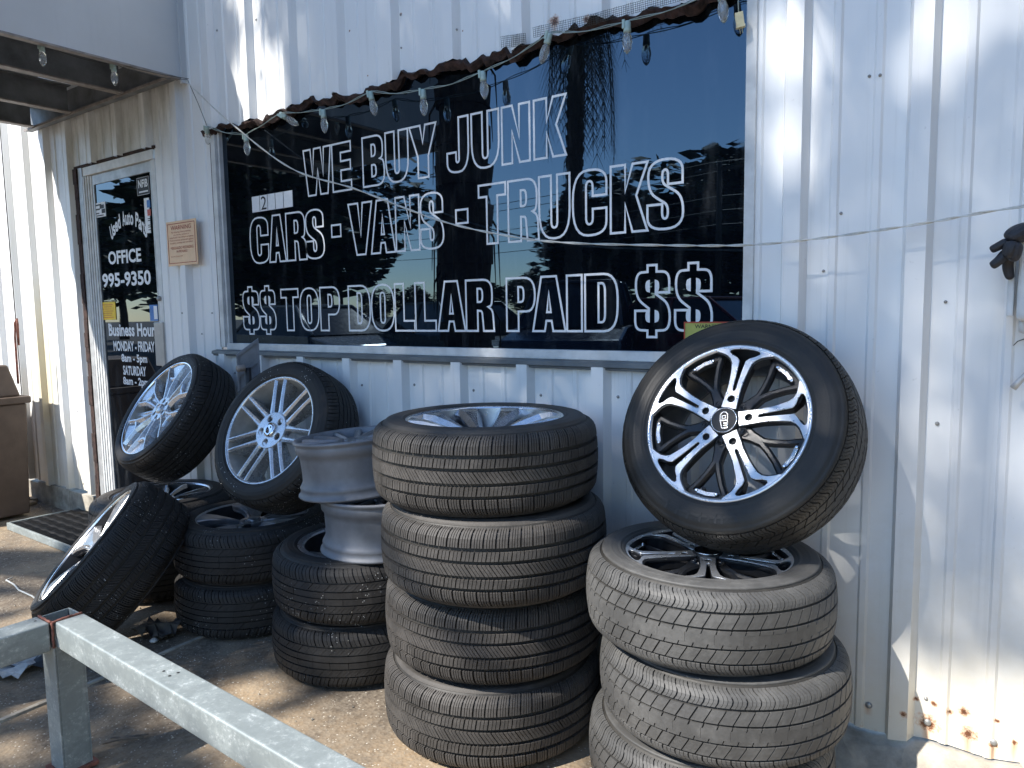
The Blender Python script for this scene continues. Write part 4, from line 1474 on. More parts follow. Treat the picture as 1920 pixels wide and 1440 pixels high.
ST = {
 'truck': spoke_style('truck', .251, .212, 6, b_truck, M['satin'], M['chrome'], M['barrel_light'], .26, -.018, 6),
 'turbine': spoke_style('turbine', .240, .226, 10, b_turbine, M['polished'], M['polished'], M['silver'], .27, -.050),
 'petal': spoke_style('petal', .234, .206, 5, b_petal, M['grey_alloy'], M['silver'], M['darkrim'], .24, -.026),
 'five': spoke_style('five', .241, .248, 5, b_five, M['silver'], M['polished'], M['darkrim'], .24, -.026),
 'five_small': spoke_style('five_small', .222, .200, 5, b_five, M['polished'], M['polished'], M['darkrim'], .24, -.026),
 'petal_silver': spoke_style('petal_silver', .252, .250, 5, b_petal, M['silver'], M['polished'], M['darkrim'], .24, -.026),
 'wide_lip': spoke_style('wide_lip', .236, .206, 5, b_petal, M['grey_alloy'], M['silver'], M['darkrim'], .24, -.026, 5, .030),
 'plain': spoke_style('plain', .236, .205, 5, b_five, M['silver'], M['silver'], M['darkrim'], .24, -.03),
}


def upright(c, az, el, roll=0.0):
    """wheel frame: local z = face normal (az from -y towards +x, el upwards), local y upwards"""
    n = Vector((math.sin(az) * math.cos(el), -math.cos(az) * math.cos(el), math.sin(el)))
    e1 = Vector((0, 0, 1)).cross(n).normalized(); e2 = n.cross(e1)
    return Matrix(((e1.x, e2.x, n.x, c[0]), (e1.y, e2.y, n.y, c[1]), (e1.z, e2.z, n.z, c[2]), (0, 0, 0, 1)))


def flat(x, y, z, tilt=(0, 0), spin=0.0):
    return Matrix.Translation((x, y, z)) @ Matrix.Rotation(tilt[0], 4, 'X') @ Matrix.Rotation(tilt[1], 4, 'Y') @ Matrix.Rotation(spin, 4, 'Z')


def wheel(label, matrix, tyre_me, rim=None, group=None, tyre_spin=0.0):
    t = thing('tyre_wheel', label, 'wheel', group=group, matrix=matrix)
    ty = mesh_obj('tyre', tyre_me, t)
    ty.rotation_euler = (0, 0, tyre_spin)
    if rim: rim(t)
    return t


def sidewall_text(parent, T, s, ang, size, mat, rr0, spread=1.0):
    vs, fs = text_mesh(s, 0.0)
    w = vs[:, 0].max()
    out = []
    order = np.argsort(T.c[:, 1])
    for v in vs:
        r = rr0 + v[1] * size
        a = ang - (v[0] - w / 2) * size * spread / rr0
        i = np.argmin(np.abs(T.c[60:, 1] - r)) + 60
        z = np.interp(r, T.c[60:, 1][::-1], T.c[60:, 0][::-1]) + 0.0016
        out.append((r * math.cos(a), r * math.sin(a), z))
    mb = MB(); mb.add(out, fs)
    base = len(out)
    return mb.build('raised_lettering', mat, parent)


# --- the stack at the right: three worn tyres, one more leaning on top
gU = 'worn tyres stacked at the right end of the row'
wheel('bottom dusty grey tyre of the right stack, mostly cut by the photo edge', flat(-0.680, -0.340, 0.110, (0, 0), 0.4), ME_U,
      lambda t: add_rim(t, ST['five_small'], .05, .2), gU, 0.3)
wheel('second dusty grey tyre of the right stack, below the black and silver rim', flat(-0.648, -0.335, 0.327, (0.006, -0.003), 1.4), ME_U,
      lambda t: add_rim(t, ST['five_small'], .05, .5), gU, 1.7)
wheel('dusty grey tyre lying flat with a black and silver rim, under the leaning wheel', flat(-0.686, -0.340, 0.541, (-0.004, 0.006), 0), ME_U,
      lambda t: add_black_rim(t, .0955, math.radians(-158)), gU, 2.9)
k_ = 0.924
cU = CAM + k_ * (np.array([-0.702, -0.070, 0.910]) - CAM)
wU = wheel('large wheel with black and silver twin spokes leaning on the wall atop the right stack', upright(cU, math.radians(-3.8), math.radians(28.6)), ME_U1,
           lambda t: add_black_rim(t, .0955, math.radians(-4)))
ty1 = wU.children[0]
sidewall_text(ty1, TY_U1, 'PIRELLI', math.radians(-88), 0.036, M['rub_black'], 0.247, 1.75)

# --- centre stack: four matching tyres, the top one with a bright rim
gT = 'matching brown dusted tyres of the tall centre stack'
TH = 0.2385
wheel('lowest brown dusted tyre of the tall centre stack, standing on the concrete', flat(-1.362, -0.395, .121, (0, 0), 0), ME_T, lambda t: add_rim(t, ST['plain'], .05, .1), gT, 0.0)
wheel('third tyre from the top of the tall centre stack, dried mud on its tread', flat(-1.357, -0.384, .364, (0.004, 0.004), 0), ME_T, lambda t: add_rim(t, ST['plain'], .05, .7), gT, 2.0)
wheel('second tyre from the top of the tall centre stack, pushed slightly right', flat(-1.320, -0.428, .606, (-0.004, 0.0), 0), ME_T, lambda t: add_rim(t, ST['plain'], .05, 1.9), gT, 4.1)
wheel('top tyre of the tall centre stack with a bright polished ten spoke rim', flat(-1.350, -0.424, .847, (0.004, -0.004), 0), ME_T,
      lambda t: add_rim(t, ST['turbine'], .112, .35), gT, 1.2)

# --- dark pair with two bare rims on top
gS = 'dark tyres stacked under the bare rims'
wheel('lower black tyre of the short stack left of the tall centre stack', flat(-2.037, -0.330, 0.110), ME_D, lambda t: add_rim(t, ST['petal'], .05, .4), gS, .5)
wheel('upper black tyre with white specks carrying the two bare alloy rims', flat(-2.020, -0.330, 0.336, (0.0, 0.005)), ME_D, lambda t: add_rim(t, ST['wide_lip'], .060, 1.1), gS, 2.2)


def bare_rim(label, matrix, key):
    t = thing('bare_rim', label, 'rim', group='bare alloy rims stacked on the black tyres', matrix=matrix)
    r, w = .208, .200
    h = w / 2
    mb = MB()
    mb.lathe([(r - .016, -h + .004), (r - .003, -h), (r, -h + .004), (r - .001, -h + .009), (r - .008, -h + .013), (r - .010, -h + .030), (r - .008, -h + .034), (r - .013, -h + .042),
              (r - .020, -h + .056), (r - .021, -.02), (r - .019, .03), (r - .016, h - .052), (r - .008, h - .046), (r - .007, h - .022), (r - .009, h - .016), (r - .001, h - .010),
              (r, h - .005), (r - .002, h), (r - .010, h), (r - .018, h - .006), (r - .024, h - .03), (r - .030, 0), (r - .028, -h + .05), (r - .016, -h + .004)], 72)
    b = mb.build('barrel', M['barrel'], t)
    mb = MB()
    for sx in (-1, 1):
        ribbon(mb, [(sx * .03 * r, .16 * r), (sx * .07 * r, .42 * r), (sx * .15 * r, .70 * r), (sx * .22 * r, .90 * r)], [.09 * r, .10 * r, .12 * r, .16 * r], [-.012, -.004, .0, .001], .03, .008)
    me = mb.mesh('bare_spoke', M['grey_alloy'])
    for k in range(7):
        o = mesh_obj('spoke', me, t); o.rotation_euler = (0, 0, .3 + 2 * PI * k / 7); o.location = (0, 0, h - .008)
    mesh_obj('hub', ST['petal']['hub'], t, loc=(0, 0, h - .018))
    mesh_obj('hub_back', ST['petal']['back'], t, loc=(0, 0, h - .018))
    tb = MB().box(-.016, .016, -.012, .012, 0, .022)
    o = tb.build('balance_clip', M['polished'], t); o.location = (r * .80 * math.cos(1.3), r * .80 * math.sin(1.3), h - .008)
    return t


bare_rim('lower bare alloy rim standing on the black tyre stack', flat(-1.905, -0.345, 0.440 + 0.101, (0.0, 0.0), 0.8), 0)
bare_rim('upper bare alloy rim tilted on top of another rim', flat(-1.985, -0.375, 0.440 + 0.196 + 0.108, (0.03, -0.075), 0.2), 1)

# --- second pair from the left with the chrome wheel leaning above
gV = 'black tyres stacked under the chrome mesh wheel'
wheel('lower black tyre under the tyre with dark grey petal rim', flat(-2.700, -0.325, 0.110), ME_D, lambda t: add_rim(t, ST['petal'], .05, .6), gV, .9)
wheel('black tyre lying flat with a dark grey petal spoke rim below the chrome mesh wheel', flat(-2.690, -0.325, 0.331), ME_D, lambda t: add_rim(t, ST['petal'], .102, 2.3), gV, 3.1)
k_ = 0.937
cB = CAM + k_ * (np.array([-2.728, -0.111, 0.727]) - CAM)
wheel('chrome mesh wheel with paired parallel spokes leaning against the wall', upright(cB, math.radians(5.9), math.radians(27.9)), ME_B, lambda t: add_mesh_rim(t, .105, math.radians(9)), None, .3)

# --- left group
gF = 'tyres stacked below the leaning chrome truck wheel'
wheel('lower black tyre in the shadow behind the leaning silver wheel', flat(-3.390, -0.345, 0.110), ME_D, lambda t: add_rim(t, ST['petal'], .05, .6), gF, .2)
wheel('dusty brown tyre with a bright rim lying flat under the chrome truck wheel', flat(-3.400, -0.335, 0.331), ME_E, lambda t: add_rim(t, ST['five_small'], .098, .75), gF, 1.9)
k_ = 0.915
cA = CAM + k_ * (np.array([-3.680, -0.087, 0.746]) - CAM)
wheel('chrome six spoke truck wheel on a black tyre tilted back beside the office door', upright(cA, math.radians(-6.9), math.radians(34.9)), ME_A, lambda t: add_rim(t, ST['truck'], .105, math.radians(12)), None, .8)
cD = np.array([-2.952, -0.785, 0.312])
wheel('wide tyre with a silver rim leaning onto the left stacks from the concrete', upright(cD, math.radians(-28), math.radians(42.2)), ME_L, lambda t: add_rim(t, ST['petal_silver'], .120, .5), None, .6)

# ------------------------------------------------------------------ guard rail
rail = thing('guard_rail', 'galvanised square tube rail with a welded corner post in the foreground', 'rail', (-2.19, -1.32, 0))
ro = Vector((2.19, 1.32, 0))


def tubebox(mb, p0, p1, width, height, mi=0):
    """square tube from p0 to p1 (top centre line), width across, height down"""
    p0, p1 = Vector(p0), Vector(p1)
    d = (p1 - p0).normalized(); q = Vector((-d.y, d.x, 0)).normalized() * width / 2
    vs = []
    for p in (p0, p1):
        for a, b in ((-1, 0), (1, 0), (1, 1), (-1, 1)):
            vs.append(tuple(p + q * a - Vector((0, 0, height * b)) + ro))
    mb.add(vs, [(0, 1, 2, 3), (7, 6, 5, 4), (0, 4, 5, 1), (1, 5, 6, 2), (2, 6, 7, 3), (3, 7, 4, 0)])


zR = 0.45
mb = MB(); tubebox(mb, (-2.145, -1.287, zR), (-0.2, -1.348, zR), .074, .074)
bevel(mb.build('rail_bar', M['galv'], rail), .005, 3)
mb = MB(); tubebox(mb, (-2.192, -1.335, zR), (-2.196, -2.60, zR), .080, .080)
bevel(mb.build('rail_bar', M['galv'], rail), .005, 3)
mb = MB()
px0, px1, py0, py1 = -2.228, -2.150, -1.330, -1.252
t_ = .005
for (a, b, c, d) in ((px0, px1, py0, py0 + t_), (px0, px1, py1 - t_, py1), (px0, px0 + t_, py0 + t_ + .0002, py1 - t_ - .0002), (px1 - t_, px1, py0 + t_ + .0002, py1 - t_ - .0002)):
    mb.box(a + ro.x, b + ro.x, c + ro.y, d + ro.y, 0, zR - .002)
bevel(mb.build('post', M['galv'], rail), .0015, 2)
wd_ = MB()
r5 = random.Random(3)
def bead(p, q, n, rad):
    pts = [Vector(p).lerp(Vector(q), i / n) + Vector((r5.random() - .5, r5.random() - .5, r5.random() - .5)) * .002 + ro for i in range(n + 1)]
    wd_.tube(pts, [rad * (.8 + .5 * r5.random()) for _ in pts], 6)
bead((px1 + .001, py0 - .001, zR + .0), (px1 + .001, py1, zR + .0), 14, .0035)
bead((px1 + .001, py0, zR), (px1 + .001, py0, zR - .074), 14, .0035)
bead((px0, py0 - .002, zR), (px1, py0 - .002, zR), 14, .0035)
wd_.build('weld_bead', M['rustweld'], rail)
fp = MB().box(px0 - .01 + ro.x, px1 + .012 + ro.x, py0 - .012 + ro.y, py1 + .01 + ro.y, 0.001, .012)
o = fp.build('post_foot', M['rustweld'], rail)
mb = MB(); tubebox(mb, (-0.238, -1.345, zR - .075), (-0.162, -1.345, zR - .075), .076, .374)
bevel(mb.build('post', M['galv'], rail), .004, 3)
mb = MB(); tubebox(mb, (-2.196, -2.52, zR - .081), (-2.196, -2.60, zR - .081), .078, .368)
bevel(mb.build('post', M['galv'], rail), .004, 3)
hl = MB()
for px, py in ((307, 1258), (318, 1267), (334, 1261)):
    p = at_z(px, py, zR + .0008)
    hl.lathe([(.0001, 0), (.0036, 0)], 10, M=Matrix.Translation(Vector(p) + ro))
p = at_z(66, 1164, zR + .0008); hl.lathe([(.0001, 0), (.0036, 0)], 10, M=Matrix.Translation(Vector(p) + ro))
hl.build('drill_hole', M['ink'], rail)

# ------------------------------------------------------------------ string lights
def bulb_parts():
    so = MB()
    so.lathe([(.0085, 0), (.0105, -.003), (.0108, -.020), (.0118, -.026), (.0115, -.034), (.0001, -.034)], 16, cap0=True)
    so.box(-.012, -.004, -.0125, -.006, -.022, .004)
    gl_ = MB()
    gl_.lathe([(.0090, -.034), (.0122, -.042), (.0150, -.055), (.0155, -.064), (.0135, -.077), (.0092, -.088), (.0040, -.0945), (.0001, -.0965)], 18)
    fi = MB(); fi.tube([(-.003, 0, -.036), (-.004, .001, -.052), (0, 0, -.058), (.004, -.001, -.052), (.003, 0, -.036)], .0007, 4)
    return so.mesh('socket', M['socket']), gl_.mesh('bulb_glass', M['bulb']), fi.mesh('filament', M['steel_light'])
BSO, BGL, BFI = bulb_parts()


def add_bulb(parent, p, rx=0.0, ry=0.0):
    o = mesh_obj('bulb', BSO, parent)
    o.location = p; o.rotation_euler = (rx, ry, random.random() * .6)
    mesh_obj('bulb_glass', BGL, o)
    mesh_obj('filament', BFI, o)


def sag(a, b, n=8, s=.01):
    a, b = Vector(a), Vector(b)
    return [a.lerp(b, i / n) - Vector((0, 0, s * 4 * (i / n) * (1 - i / n))) for i in range(n + 1)]


sl_ = thing('light_string', 'string of clear glass bulbs on pale wire hung along the top of the dark window', 'string lights')
BY = -0.045
pxs = [(388, 238, .5, .6), (461, 252, 0, -.05), (524, 213, .2, -1.0), (606, 206, 0, -.05), (694, 172, 0, -.20), (793, 168, 0, -.03), (905, 134, 0, -.08), (1031, 62, .1, .35), (1176, 40, 0, 0), (1352, -22, 0, -.1)]
bp = []
for px, py, rx, ry in pxs:
    p = at_y(px, py, BY); bp.append(Vector(p)); add_bulb(sl_, p, rx, ry)
wl = MB()
for i in range(len(bp) - 1):
    sg = .012 if i not in (1, 2) else .004
    wl.tube(sag(bp[i] + Vector((.004, 0, .001)), bp[i + 1] + Vector((-.004, 0, .001)), 8, sg), .0016, 5)
    wl.tube([q + Vector((0, .003, .0035 * math.sin(k * 1.3))) for k, q in enumerate(sag(bp[i] + Vector((.004, 0, .003)), bp[i + 1] + Vector((-.004, 0, .003)), 8, sg * .8))], .0014, 5)
pe = Vector(at_y(1385, 24, BY))
wl.tube(sag(bp[-1], pe + Vector((0, 0, .06)), 6, -.01) + [pe + Vector((-.002, 0, .03)), pe], .0017, 5)
wl.build('wire', M['wire_green'], sl_)
pg = MB(); pg.box(-.011, .011, -.010, .010, -.034, 0); pg.box(-.0125, .0125, -.0115, .0115, -.040, -.034)
pg.box(-.004, -.0025, -.0016, .0016, -.055, -.040); pg.box(.0025, .004, -.0016, .0016, -.055, -.040)
o = bevel(pg.build('plug', M['ivory'], sl_), .0015); o.location = pe; o.rotation_euler = (.12, -.16, .35)

# string along the canopy edge
cs = thing('light_string', 'two clear bulbs on dark wire under the canopy edge above the office door', 'string lights')
dots = []
for y, z in ((-.10, CZ - .012), (-.35, CZ - .028), (-.66, CZ - .028), (-1.0, CZ - .015), (-1.6, CZ - .02)):
    dots.append(Vector((CX1 - .035, y, z)))
def canopy_pt(px, py):
    r = ray(px, py); t = (CX1 - .045 - CAM[0]) / r[0]; return CAM + r * t
b1 = Vector(canopy_pt(213, 121)); b2 = Vector(canopy_pt(78, 82))
add_bulb(cs, b1); add_bulb(cs, b2)
a0 = Vector(at_y(352, 150, -.06))
cw = MB()
b3 = b2 + (b2 - b1) * 1.05
for q0, q1 in ((a0, b1), (b1, b2), (b2, b3)):
    cw.tube(sag(q0 + Vector((0, 0, .003)), q1 + Vector((0, 0, .003)), 8, .018), .0015, 5)
    cw.tube(sag(q0 + Vector((.01, 0, .004)), q1 + Vector((.01, 0, .004)), 8, .006), .0015, 5)
cw.tube([a0, Vector(at_y(372, 195, -.05)), Vector(at_y(388, 236, BY))], .0016, 5)
cw.build('wire', M['wire_dark'], cs)
add_bulb(cs, b3)

# long twisted white wire across the whole front
tw_ = MB()
ctrl = [(345, 148, -.06), (430, 228, -.07), (545, 315, -.08), (665, 355 - 1, -.09), (820, 412, -.10), (945, 441, -.10), (1060, 455, -.10), (1250, 460, -.09), (1410, 459, -.085), (1560, 444, -.085), (1730, 419, -.085), (1925, 386, -.085)]
cp = [Vector(at_y(*c)) for c in ctrl] + [Vector((0.5, -.08, 1.33 + .0)), Vector((1.2, -.06, 1.42))]
cp[-2].z = cp[-3].z + .035
dense = []
for i in range(len(cp) - 1):
    p0, p1, p2, p3 = cp[max(0, i - 1)], cp[i], cp[i + 1], cp[min(len(cp) - 1, i + 2)]
    for t in np.linspace(0, 1, 10, endpoint=False):
        dense.append(0.5 * ((2 * p1) + (-p0 + p2) * t + (2 * p0 - 5 * p1 + 4 * p2 - p3) * t * t + (-p0 + 3 * p1 - 3 * p2 + p3) * t ** 3))
for s_ in (0, PI):
    tw_.tube([q + Vector((0, math.cos(i * .9 + s_), math.sin(i * .9 + s_))) * .0022 for i, q in enumerate(dense)], .0020, 5)
tag(tw_.build('twisted_wire', M['wire_white']), 'long pale twisted wire strung across the window and the siding to its right', 'wire')

# plastic mesh scrap lying along the top edge of the window
gm = MB()
def mesh_strip(pa, pb, h, y, nxx, nzz):
    pa, pb = Vector(pa), Vector(pb)
    for i in range(nxx + 1):
        p = pa.lerp(pb, i / nxx); p.y = y + .003 * math.sin(i)
        gm.tube([p, p + Vector((0, -.004, h))], .0007, 3, cap=False)
    for j in range(nzz + 1):
        gm.tube([Vector((pa.lerp(pb, i / 6).x, y, pa.lerp(pb, i / 6).z + h * j / nzz)) for i in range(7)], .0007, 3, cap=False)
mesh_strip(at_y(940, 90, -.04), at_y(985, 84, -.04), .038, -.038, 14, 6)
mesh_strip(at_y(1000, 70, -.04), at_y(1120, 44, -.04), .032, -.038, 34, 5)
mesh_strip(at_y(1120, 44, -.04), at_y(1400, -30, -.04), .030, -.045, 70, 5)
tag(gm.build('gutter_mesh', M['wire_dark']), 'strip of dark plastic mesh caught on the rusty edge above the window', 'mesh')

# ------------------------------------------------------------------ things at the left
bn = thing('trash_bin', 'brown plastic trash bin with a sloped hood, cut off at the left edge', 'bin', (-5.52, -0.43, 0))
bx0, bx1, by0, by1 = -.34, .265, -.28, .24
mb = MB()
mb.add([(bx0 + .03, by0 + .03, .02), (bx1 - .03, by0 + .03, .02), (bx1 - .03, by1 - .02, .02), (bx0 + .03, by1 - .02, .02),
        (bx0, by0, .74), (bx1, by0, .74), (bx1, by1, .74), (bx0, by1, .74)],
       [(0, 3, 2, 1), (0, 1, 5, 4), (1, 2, 6, 5), (2, 3, 7, 6), (3, 0, 4, 7), (4, 5, 6, 7)])
bevel(mb.build('bin_body', M['bin'], bn), .012, 3)
bevel(MB().box(bx0 - .02, bx1 + .02, by0 - .02, by1 + .02, .741, .785).build('bin_rim', M['bin'], bn), .008, 2)
mb = MB()
mb.add([(bx0 + .03, by0 + .02, .786), (bx1 - .03, by0 + .02, .786), (bx1 - .03, by1 - .02, .786), (bx0 + .03, by1 - .02, .786),
        (bx0 + .08, by0 + .08, .985), (bx1 - .085, by0 + .08, .985), (bx1 - .085, by1 - .06, .985), (bx0 + .08, by1 - .06, .985)],
       [(0, 3, 2, 1), (0, 1, 5, 4), (1, 2, 6, 5), (2, 3, 7, 6), (3, 0, 4, 7), (4, 5, 6, 7)])
bevel(mb.build('bin_hood', M['bin'], bn), .012, 3)
mb = MB(); mb.tube([(.10, .20, .80), (.105, .20, .96), (.11, .2, 1.10), (.125, .2, 1.19), (.16, .2, 1.215), (.165, .2, 1.18), (.155, .2, 1.05)], .007, 8)
hk = mb.build('bent_rod', M['rustweld'])
hk.location = (-5.44, -0.40, 0.06)
tag(hk, 'thin reddish bent metal rod standing up behind the brown trash bin', 'rod')

# flat boards on the ground by the bin
gp_ = 'loose boards on the ground by the bin'
for px, py, l, w_, a, z, lab in ((60, 932, .75, .20, .10, .0, 'long loose tan board lying by the foot of the brown bin'), (25, 938, .60, .16, -.05, .024, 'pale board lying across another board at the left edge'), (30, 952, .5, .14, .22, .0, 'narrow board nearest the camera at the left edge')):
    p = at_z(px, py, z)
    mb = MB().box(-l / 2, l / 2, -w_ / 2, w_ / 2, z, z + .02)
    o = bevel(mb.build('board', M['cardboard']), .002)
    o.location = (p[0] - .2, p[1], 0.004); o.rotation_euler = (0, 0, a)
    tag(o, lab, 'board', gp_)

# ribbed door mat in a metal frame
mt = thing('door_mat', 'black ribbed entrance mat in a low metal frame lying before the office door', 'mat', (-4.45, -0.18, 0))
MW, MD = .60, .25
fr = MB()
fr.box(-MW, MW, -MD, -MD + .014, .004, .046); fr.box(-MW, MW, MD - .014, MD, .004, .046)
fr.box(-MW, -MW + .014, -MD + .0145, MD - .0145, .004, .046); fr.box(MW - .014, MW, -MD + .0145, MD - .0145, .004, .046)
bevel(fr.build('mat_frame', M['galv'], mt), .002)
MB().box(-MW + .015, MW - .015, -MD + .015, MD - .015, .006, .028).build('mat_base', M['mat'], mt)
rb = MB()
NR = 64
for k in range(NR):
    x0 = -MW + .02 + (2 * MW - .04) * k / NR
    vs = []
    nseg = 30
    for i in range(nseg + 1):
        y = -MD + .018 + (2 * MD - .036) * i / nseg
        xo = x0 + .004 * math.sin(i * PI / 2 + .5)
        vs += [(xo, y, .0275), (xo + .005, y, .042 + .003 * math.sin(i * 2.1 + k)), (xo + .010, y, .0275)]
    fs = []
    for i in range(nseg):
        for j in range(2):
            fs.append((i * 3 + j, i * 3 + j + 1, i * 3 + 4 + j, i * 3 + 3 + j))
    rb.add(vs, fs, False)
rb.build('mat_rib', M['mat'], mt)['kind'] = 'stuff'

# grey sheet flap on a post between the two leaning chrome wheels
fl = thing('metal_flap', 'small grey sheet metal flap with a crossbar, on a black post behind the chrome wheels', 'metal flap')
yF = -0.16
q = [at_y(484, 634, yF + .04), at_y(443, 664, yF - .05), at_y(447, 735, yF - .05), at_y(488, 702, yF + .04)]
q = [Vector(v) for v in q]
ax = (q[0] - q[1]).normalized(); dn = (q[2] - q[1]).normalized(); nn = ax.cross(dn).normalized()
if nn.y > 0: nn = -nn
mb = MB()
vs = [v for v in q] + [v - nn * .006 for v in q]
mb.add(vs, [(0, 1, 2, 3), (7, 6, 5, 4), (0, 4, 5, 1), (1, 5, 6, 2), (2, 6, 7, 3), (3, 7, 4, 0)])
mb.build('sheet', M['sign_grey'], fl)
mb = MB()
def bar(u0, v0, u1, v1, t):
    P = lambda u, v: q[1].lerp(q[0], u).lerp(q[2].lerp(q[3], u), v)
    a, b = P(u0, v0), P(u1, v1)
    d = (b - a).normalized(); s_ = d.cross(nn).normalized() * t
    vs = [a - s_, b - s_, b + s_, a + s_]
    vs = [v + nn * .0005 for v in vs] + [v + nn * .006 for v in vs]
    mb.add(vs, [(0, 3, 2, 1), (4, 5, 6, 7), (0, 1, 5, 4), (1, 2, 6, 5), (2, 3, 7, 6), (3, 0, 4, 7)])
bar(.02, .05, .98, .05, .006); bar(.05, .58, .98, .58, .008); bar(.965, .1, .965, .95, .004); bar(.035, .1, .035, .95, .004)
mb.build('stiffener', M['sign_grey'], fl)
mb = MB()
pc = Vector(at_y(457, 690, yF - .06))
mb.lathe([(.015, 0), (.015, .03), (.008, .034), (.0001, .034)], 14, M=Matrix.Translation(pc) @ Matrix.Rotation(PI / 2, 4, 'X'))
mb.build('hinge_bolt', M['steel_light'], fl)
mb = MB(); mb.tube([pc + Vector((.0, .02, .0)), pc + Vector((.003, .02, -.12)), (pc.x + .006, pc.y + .02, .02)], .014, 10)
mb.build('flap_post', M['black_plastic'], fl)

# ------------------------------------------------------------------ things at the right edge
yb_ = -0.085
bxa = at_y(1893, 486, yb_)[0]
mbx = thing('utility_box', 'pale grey plastic utility box on the siding at the right edge', 'utility box', (0, 0, 0))
zt1 = at_y(1895, 440, yb_)[2]; zb1 = at_y(1900, 594, yb_)[2]
bevel(MB().box(bxa + .018, bxa + .24, -.10, -.032, zb1 - .01, zt1).build('box_body', M['alu_white'], mbx), .012, 3)
bevel(MB().box(bxa - .002, bxa + .012, -.080, -.030, zb1 + .0, zt1 - .01).build('box_flange', M['alu_white'], mbx), .004, 2)
MB().tube([(bxa + .03, -.07, zb1 - .005), (bxa + .03, -.07, zb1 - .03), (bxa + .06, -.06, zb1 - .045)], .008, 10).build('cable_gland', M['alu_white'], mbx)
cl = MB()
c0, c1 = Vector(at_y(1899, 728, -.05)), Vector(at_y(1935, 690, -.05))
cl.tube([c0, c0.lerp(c1, .3), c0.lerp(c1, .7), c1, c1 + Vector((.08, .01, .09))], [.008, .0075, .006, .006, .006], 10)
tag(cl.build('cable_end', M['alu']), 'grey cable end hanging at the right edge below the utility box', 'cable')
sc2 = MB()
sc2.tube([at_y(1889, 648, -.003), at_y(1893, 640, -.003), at_y(1895, 640, -.003)], .0012, 4)
sc2.tube([at_y(1900, 648, -.004), at_y(1908, 640, -.008), at_y(1925, 634, -.01)], .0012, 4)
tag(sc2.build('loose_wire', M['wire_dark']), 'thin bit of loose wire on the siding above the grey cable end', 'wire')


def glove():
    t = thing('work_gloves', 'black work gloves draped over the top of the grey utility box', 'gloves')
    def chain(paths, name):
        bm = bmesh.new()
        me = bpy.data.meshes.new(name)
        verts, edges, rads = [], [], []
        for pts, rad in paths:
            b = len(verts)
            for p in pts: verts.append(tuple(p))
            rads += rad
            for i in range(len(pts) - 1): edges.append((b + i, b + i + 1))
        me.from_pydata(verts, edges, [])
        o = mesh_obj(name, me, t)
        sk = o.modifiers.new('skin', 'SKIN')
        sv = me.skin_vertices[0].data
        for i, r in enumerate(rads):
            sv[i].radius = (r * 1.05, r * .9)
        sv[0].use_root = True
        o.modifiers.new('sub', 'SUBSURF').levels = 2
        o.modifiers['sub'].render_levels = 2
        me.materials.append(M['glove'])
        return o
    Y = -.115
    A = lambda px, py, y=Y: Vector(at_y(px, py, y))
    palm = [A(1935, 432, -.08), A(1915, 436, -.10), A(1897, 444), A(1888, 452)]
    chain([(palm, [.026, .028, .024, .016])], 'glove_palm')
    chain([([A(1893, 450), A(1876, 460), A(1864, 466), A(1856, 470)], [.013, .012, .0115, .010])], 'finger')
    chain([([A(1890, 470), A(1874, 488, -.125), A(1864, 496, -.125), A(1857, 500, -.125)], [.014, .0125, .012, .010])], 'finger')
    chain([([A(1900, 450, -.125), A(1893, 472, -.13), A(1887, 486, -.13)], [.020, .017, .012])], 'finger')
    chain([([A(1892, 480, -.10), A(1889, 500, -.09), A(1892, 515, -.09), A(1896, 525, -.09)], [.012, .012, .011, .008])], 'finger')
    chain([([A(1906, 452, -.125), A(1902, 475, -.128), A(1899, 492, -.126)], [.018, .016, .012])], 'thumb')
glove()

# ------------------------------------------------------------------ litter
def litter(name, px, py, mb, mat, lab, cat, rot=0.0, z=0.003, group=None):
    p = at_z(px, py, z)
    o = mb.build(name, mat); o.location = (p[0], p[1], z); o.rotation_euler = (0, 0, rot)
    return tag(o, lab, cat, group)


def crumple(w, d, h, seed, n=7):
    r_ = random.Random(seed); mb = MB(); vs = []
    for j in range(n):
        for i in range(n):
            e = .25 * (r_.random() - .5)
            vs.append((w * (i / (n - 1) - .5 + e / n), d * (j / (n - 1) - .5 + e / n), .004 + h * r_.random()))
    mb.add(vs, [(j * n + i, j * n + i + 1, (j + 1) * n + i + 1, (j + 1) * n + i) for j in range(n - 1) for i in range(n - 1)])
    mb.add([(x, y, z - .002) for x, y, z in vs], [(j * n + i, (j + 1) * n + i, (j + 1) * n + i + 1, j * n + i + 1) for j in range(n - 1) for i in range(n - 1)])
    return mb
litter('torn_paper', 22, 1256, crumple(.16, .13, .03, 1), M['paper'], 'crumpled torn white paper on the concrete at the lower left', 'paper', .5)
litter('rubber_scrap', 60, 1240, crumple(.26, .16, .035, 2), M['black_plastic'], 'black rubber scrap on the concrete beside the torn paper', 'scrap', .7)
litter('rag', 300, 1188, crumple(.17, .12, .05, 3), M['mat'], 'dark crumpled rag in the shadow before the leaning silver wheel', 'rag', .2)
litter('stone', 289, 1203, MB().lathe([(.0001, .016), (.010, .013), (.017, .006), (.014, .0), (.0001, -.001)], 9), M['paper'], 'small pale stone beside the dark rag', 'stone', .2)
tg = MB()
tg.tube([(-.05, .0, .006), (0, .012, .010), (.06, .016, .007)], .0035, 5); tg.tube([(-.04, .03, .006), (.0, .022, .009), (.07, .03, .007)], .0028, 5)
tg.tube([(-.01, .008, .009), (.01, .028, .010)], .0022, 5)
litter('twig', 226, 1395, tg, M['twig'], 'forked dry twig on the concrete under the long rail', 'twig', .75)
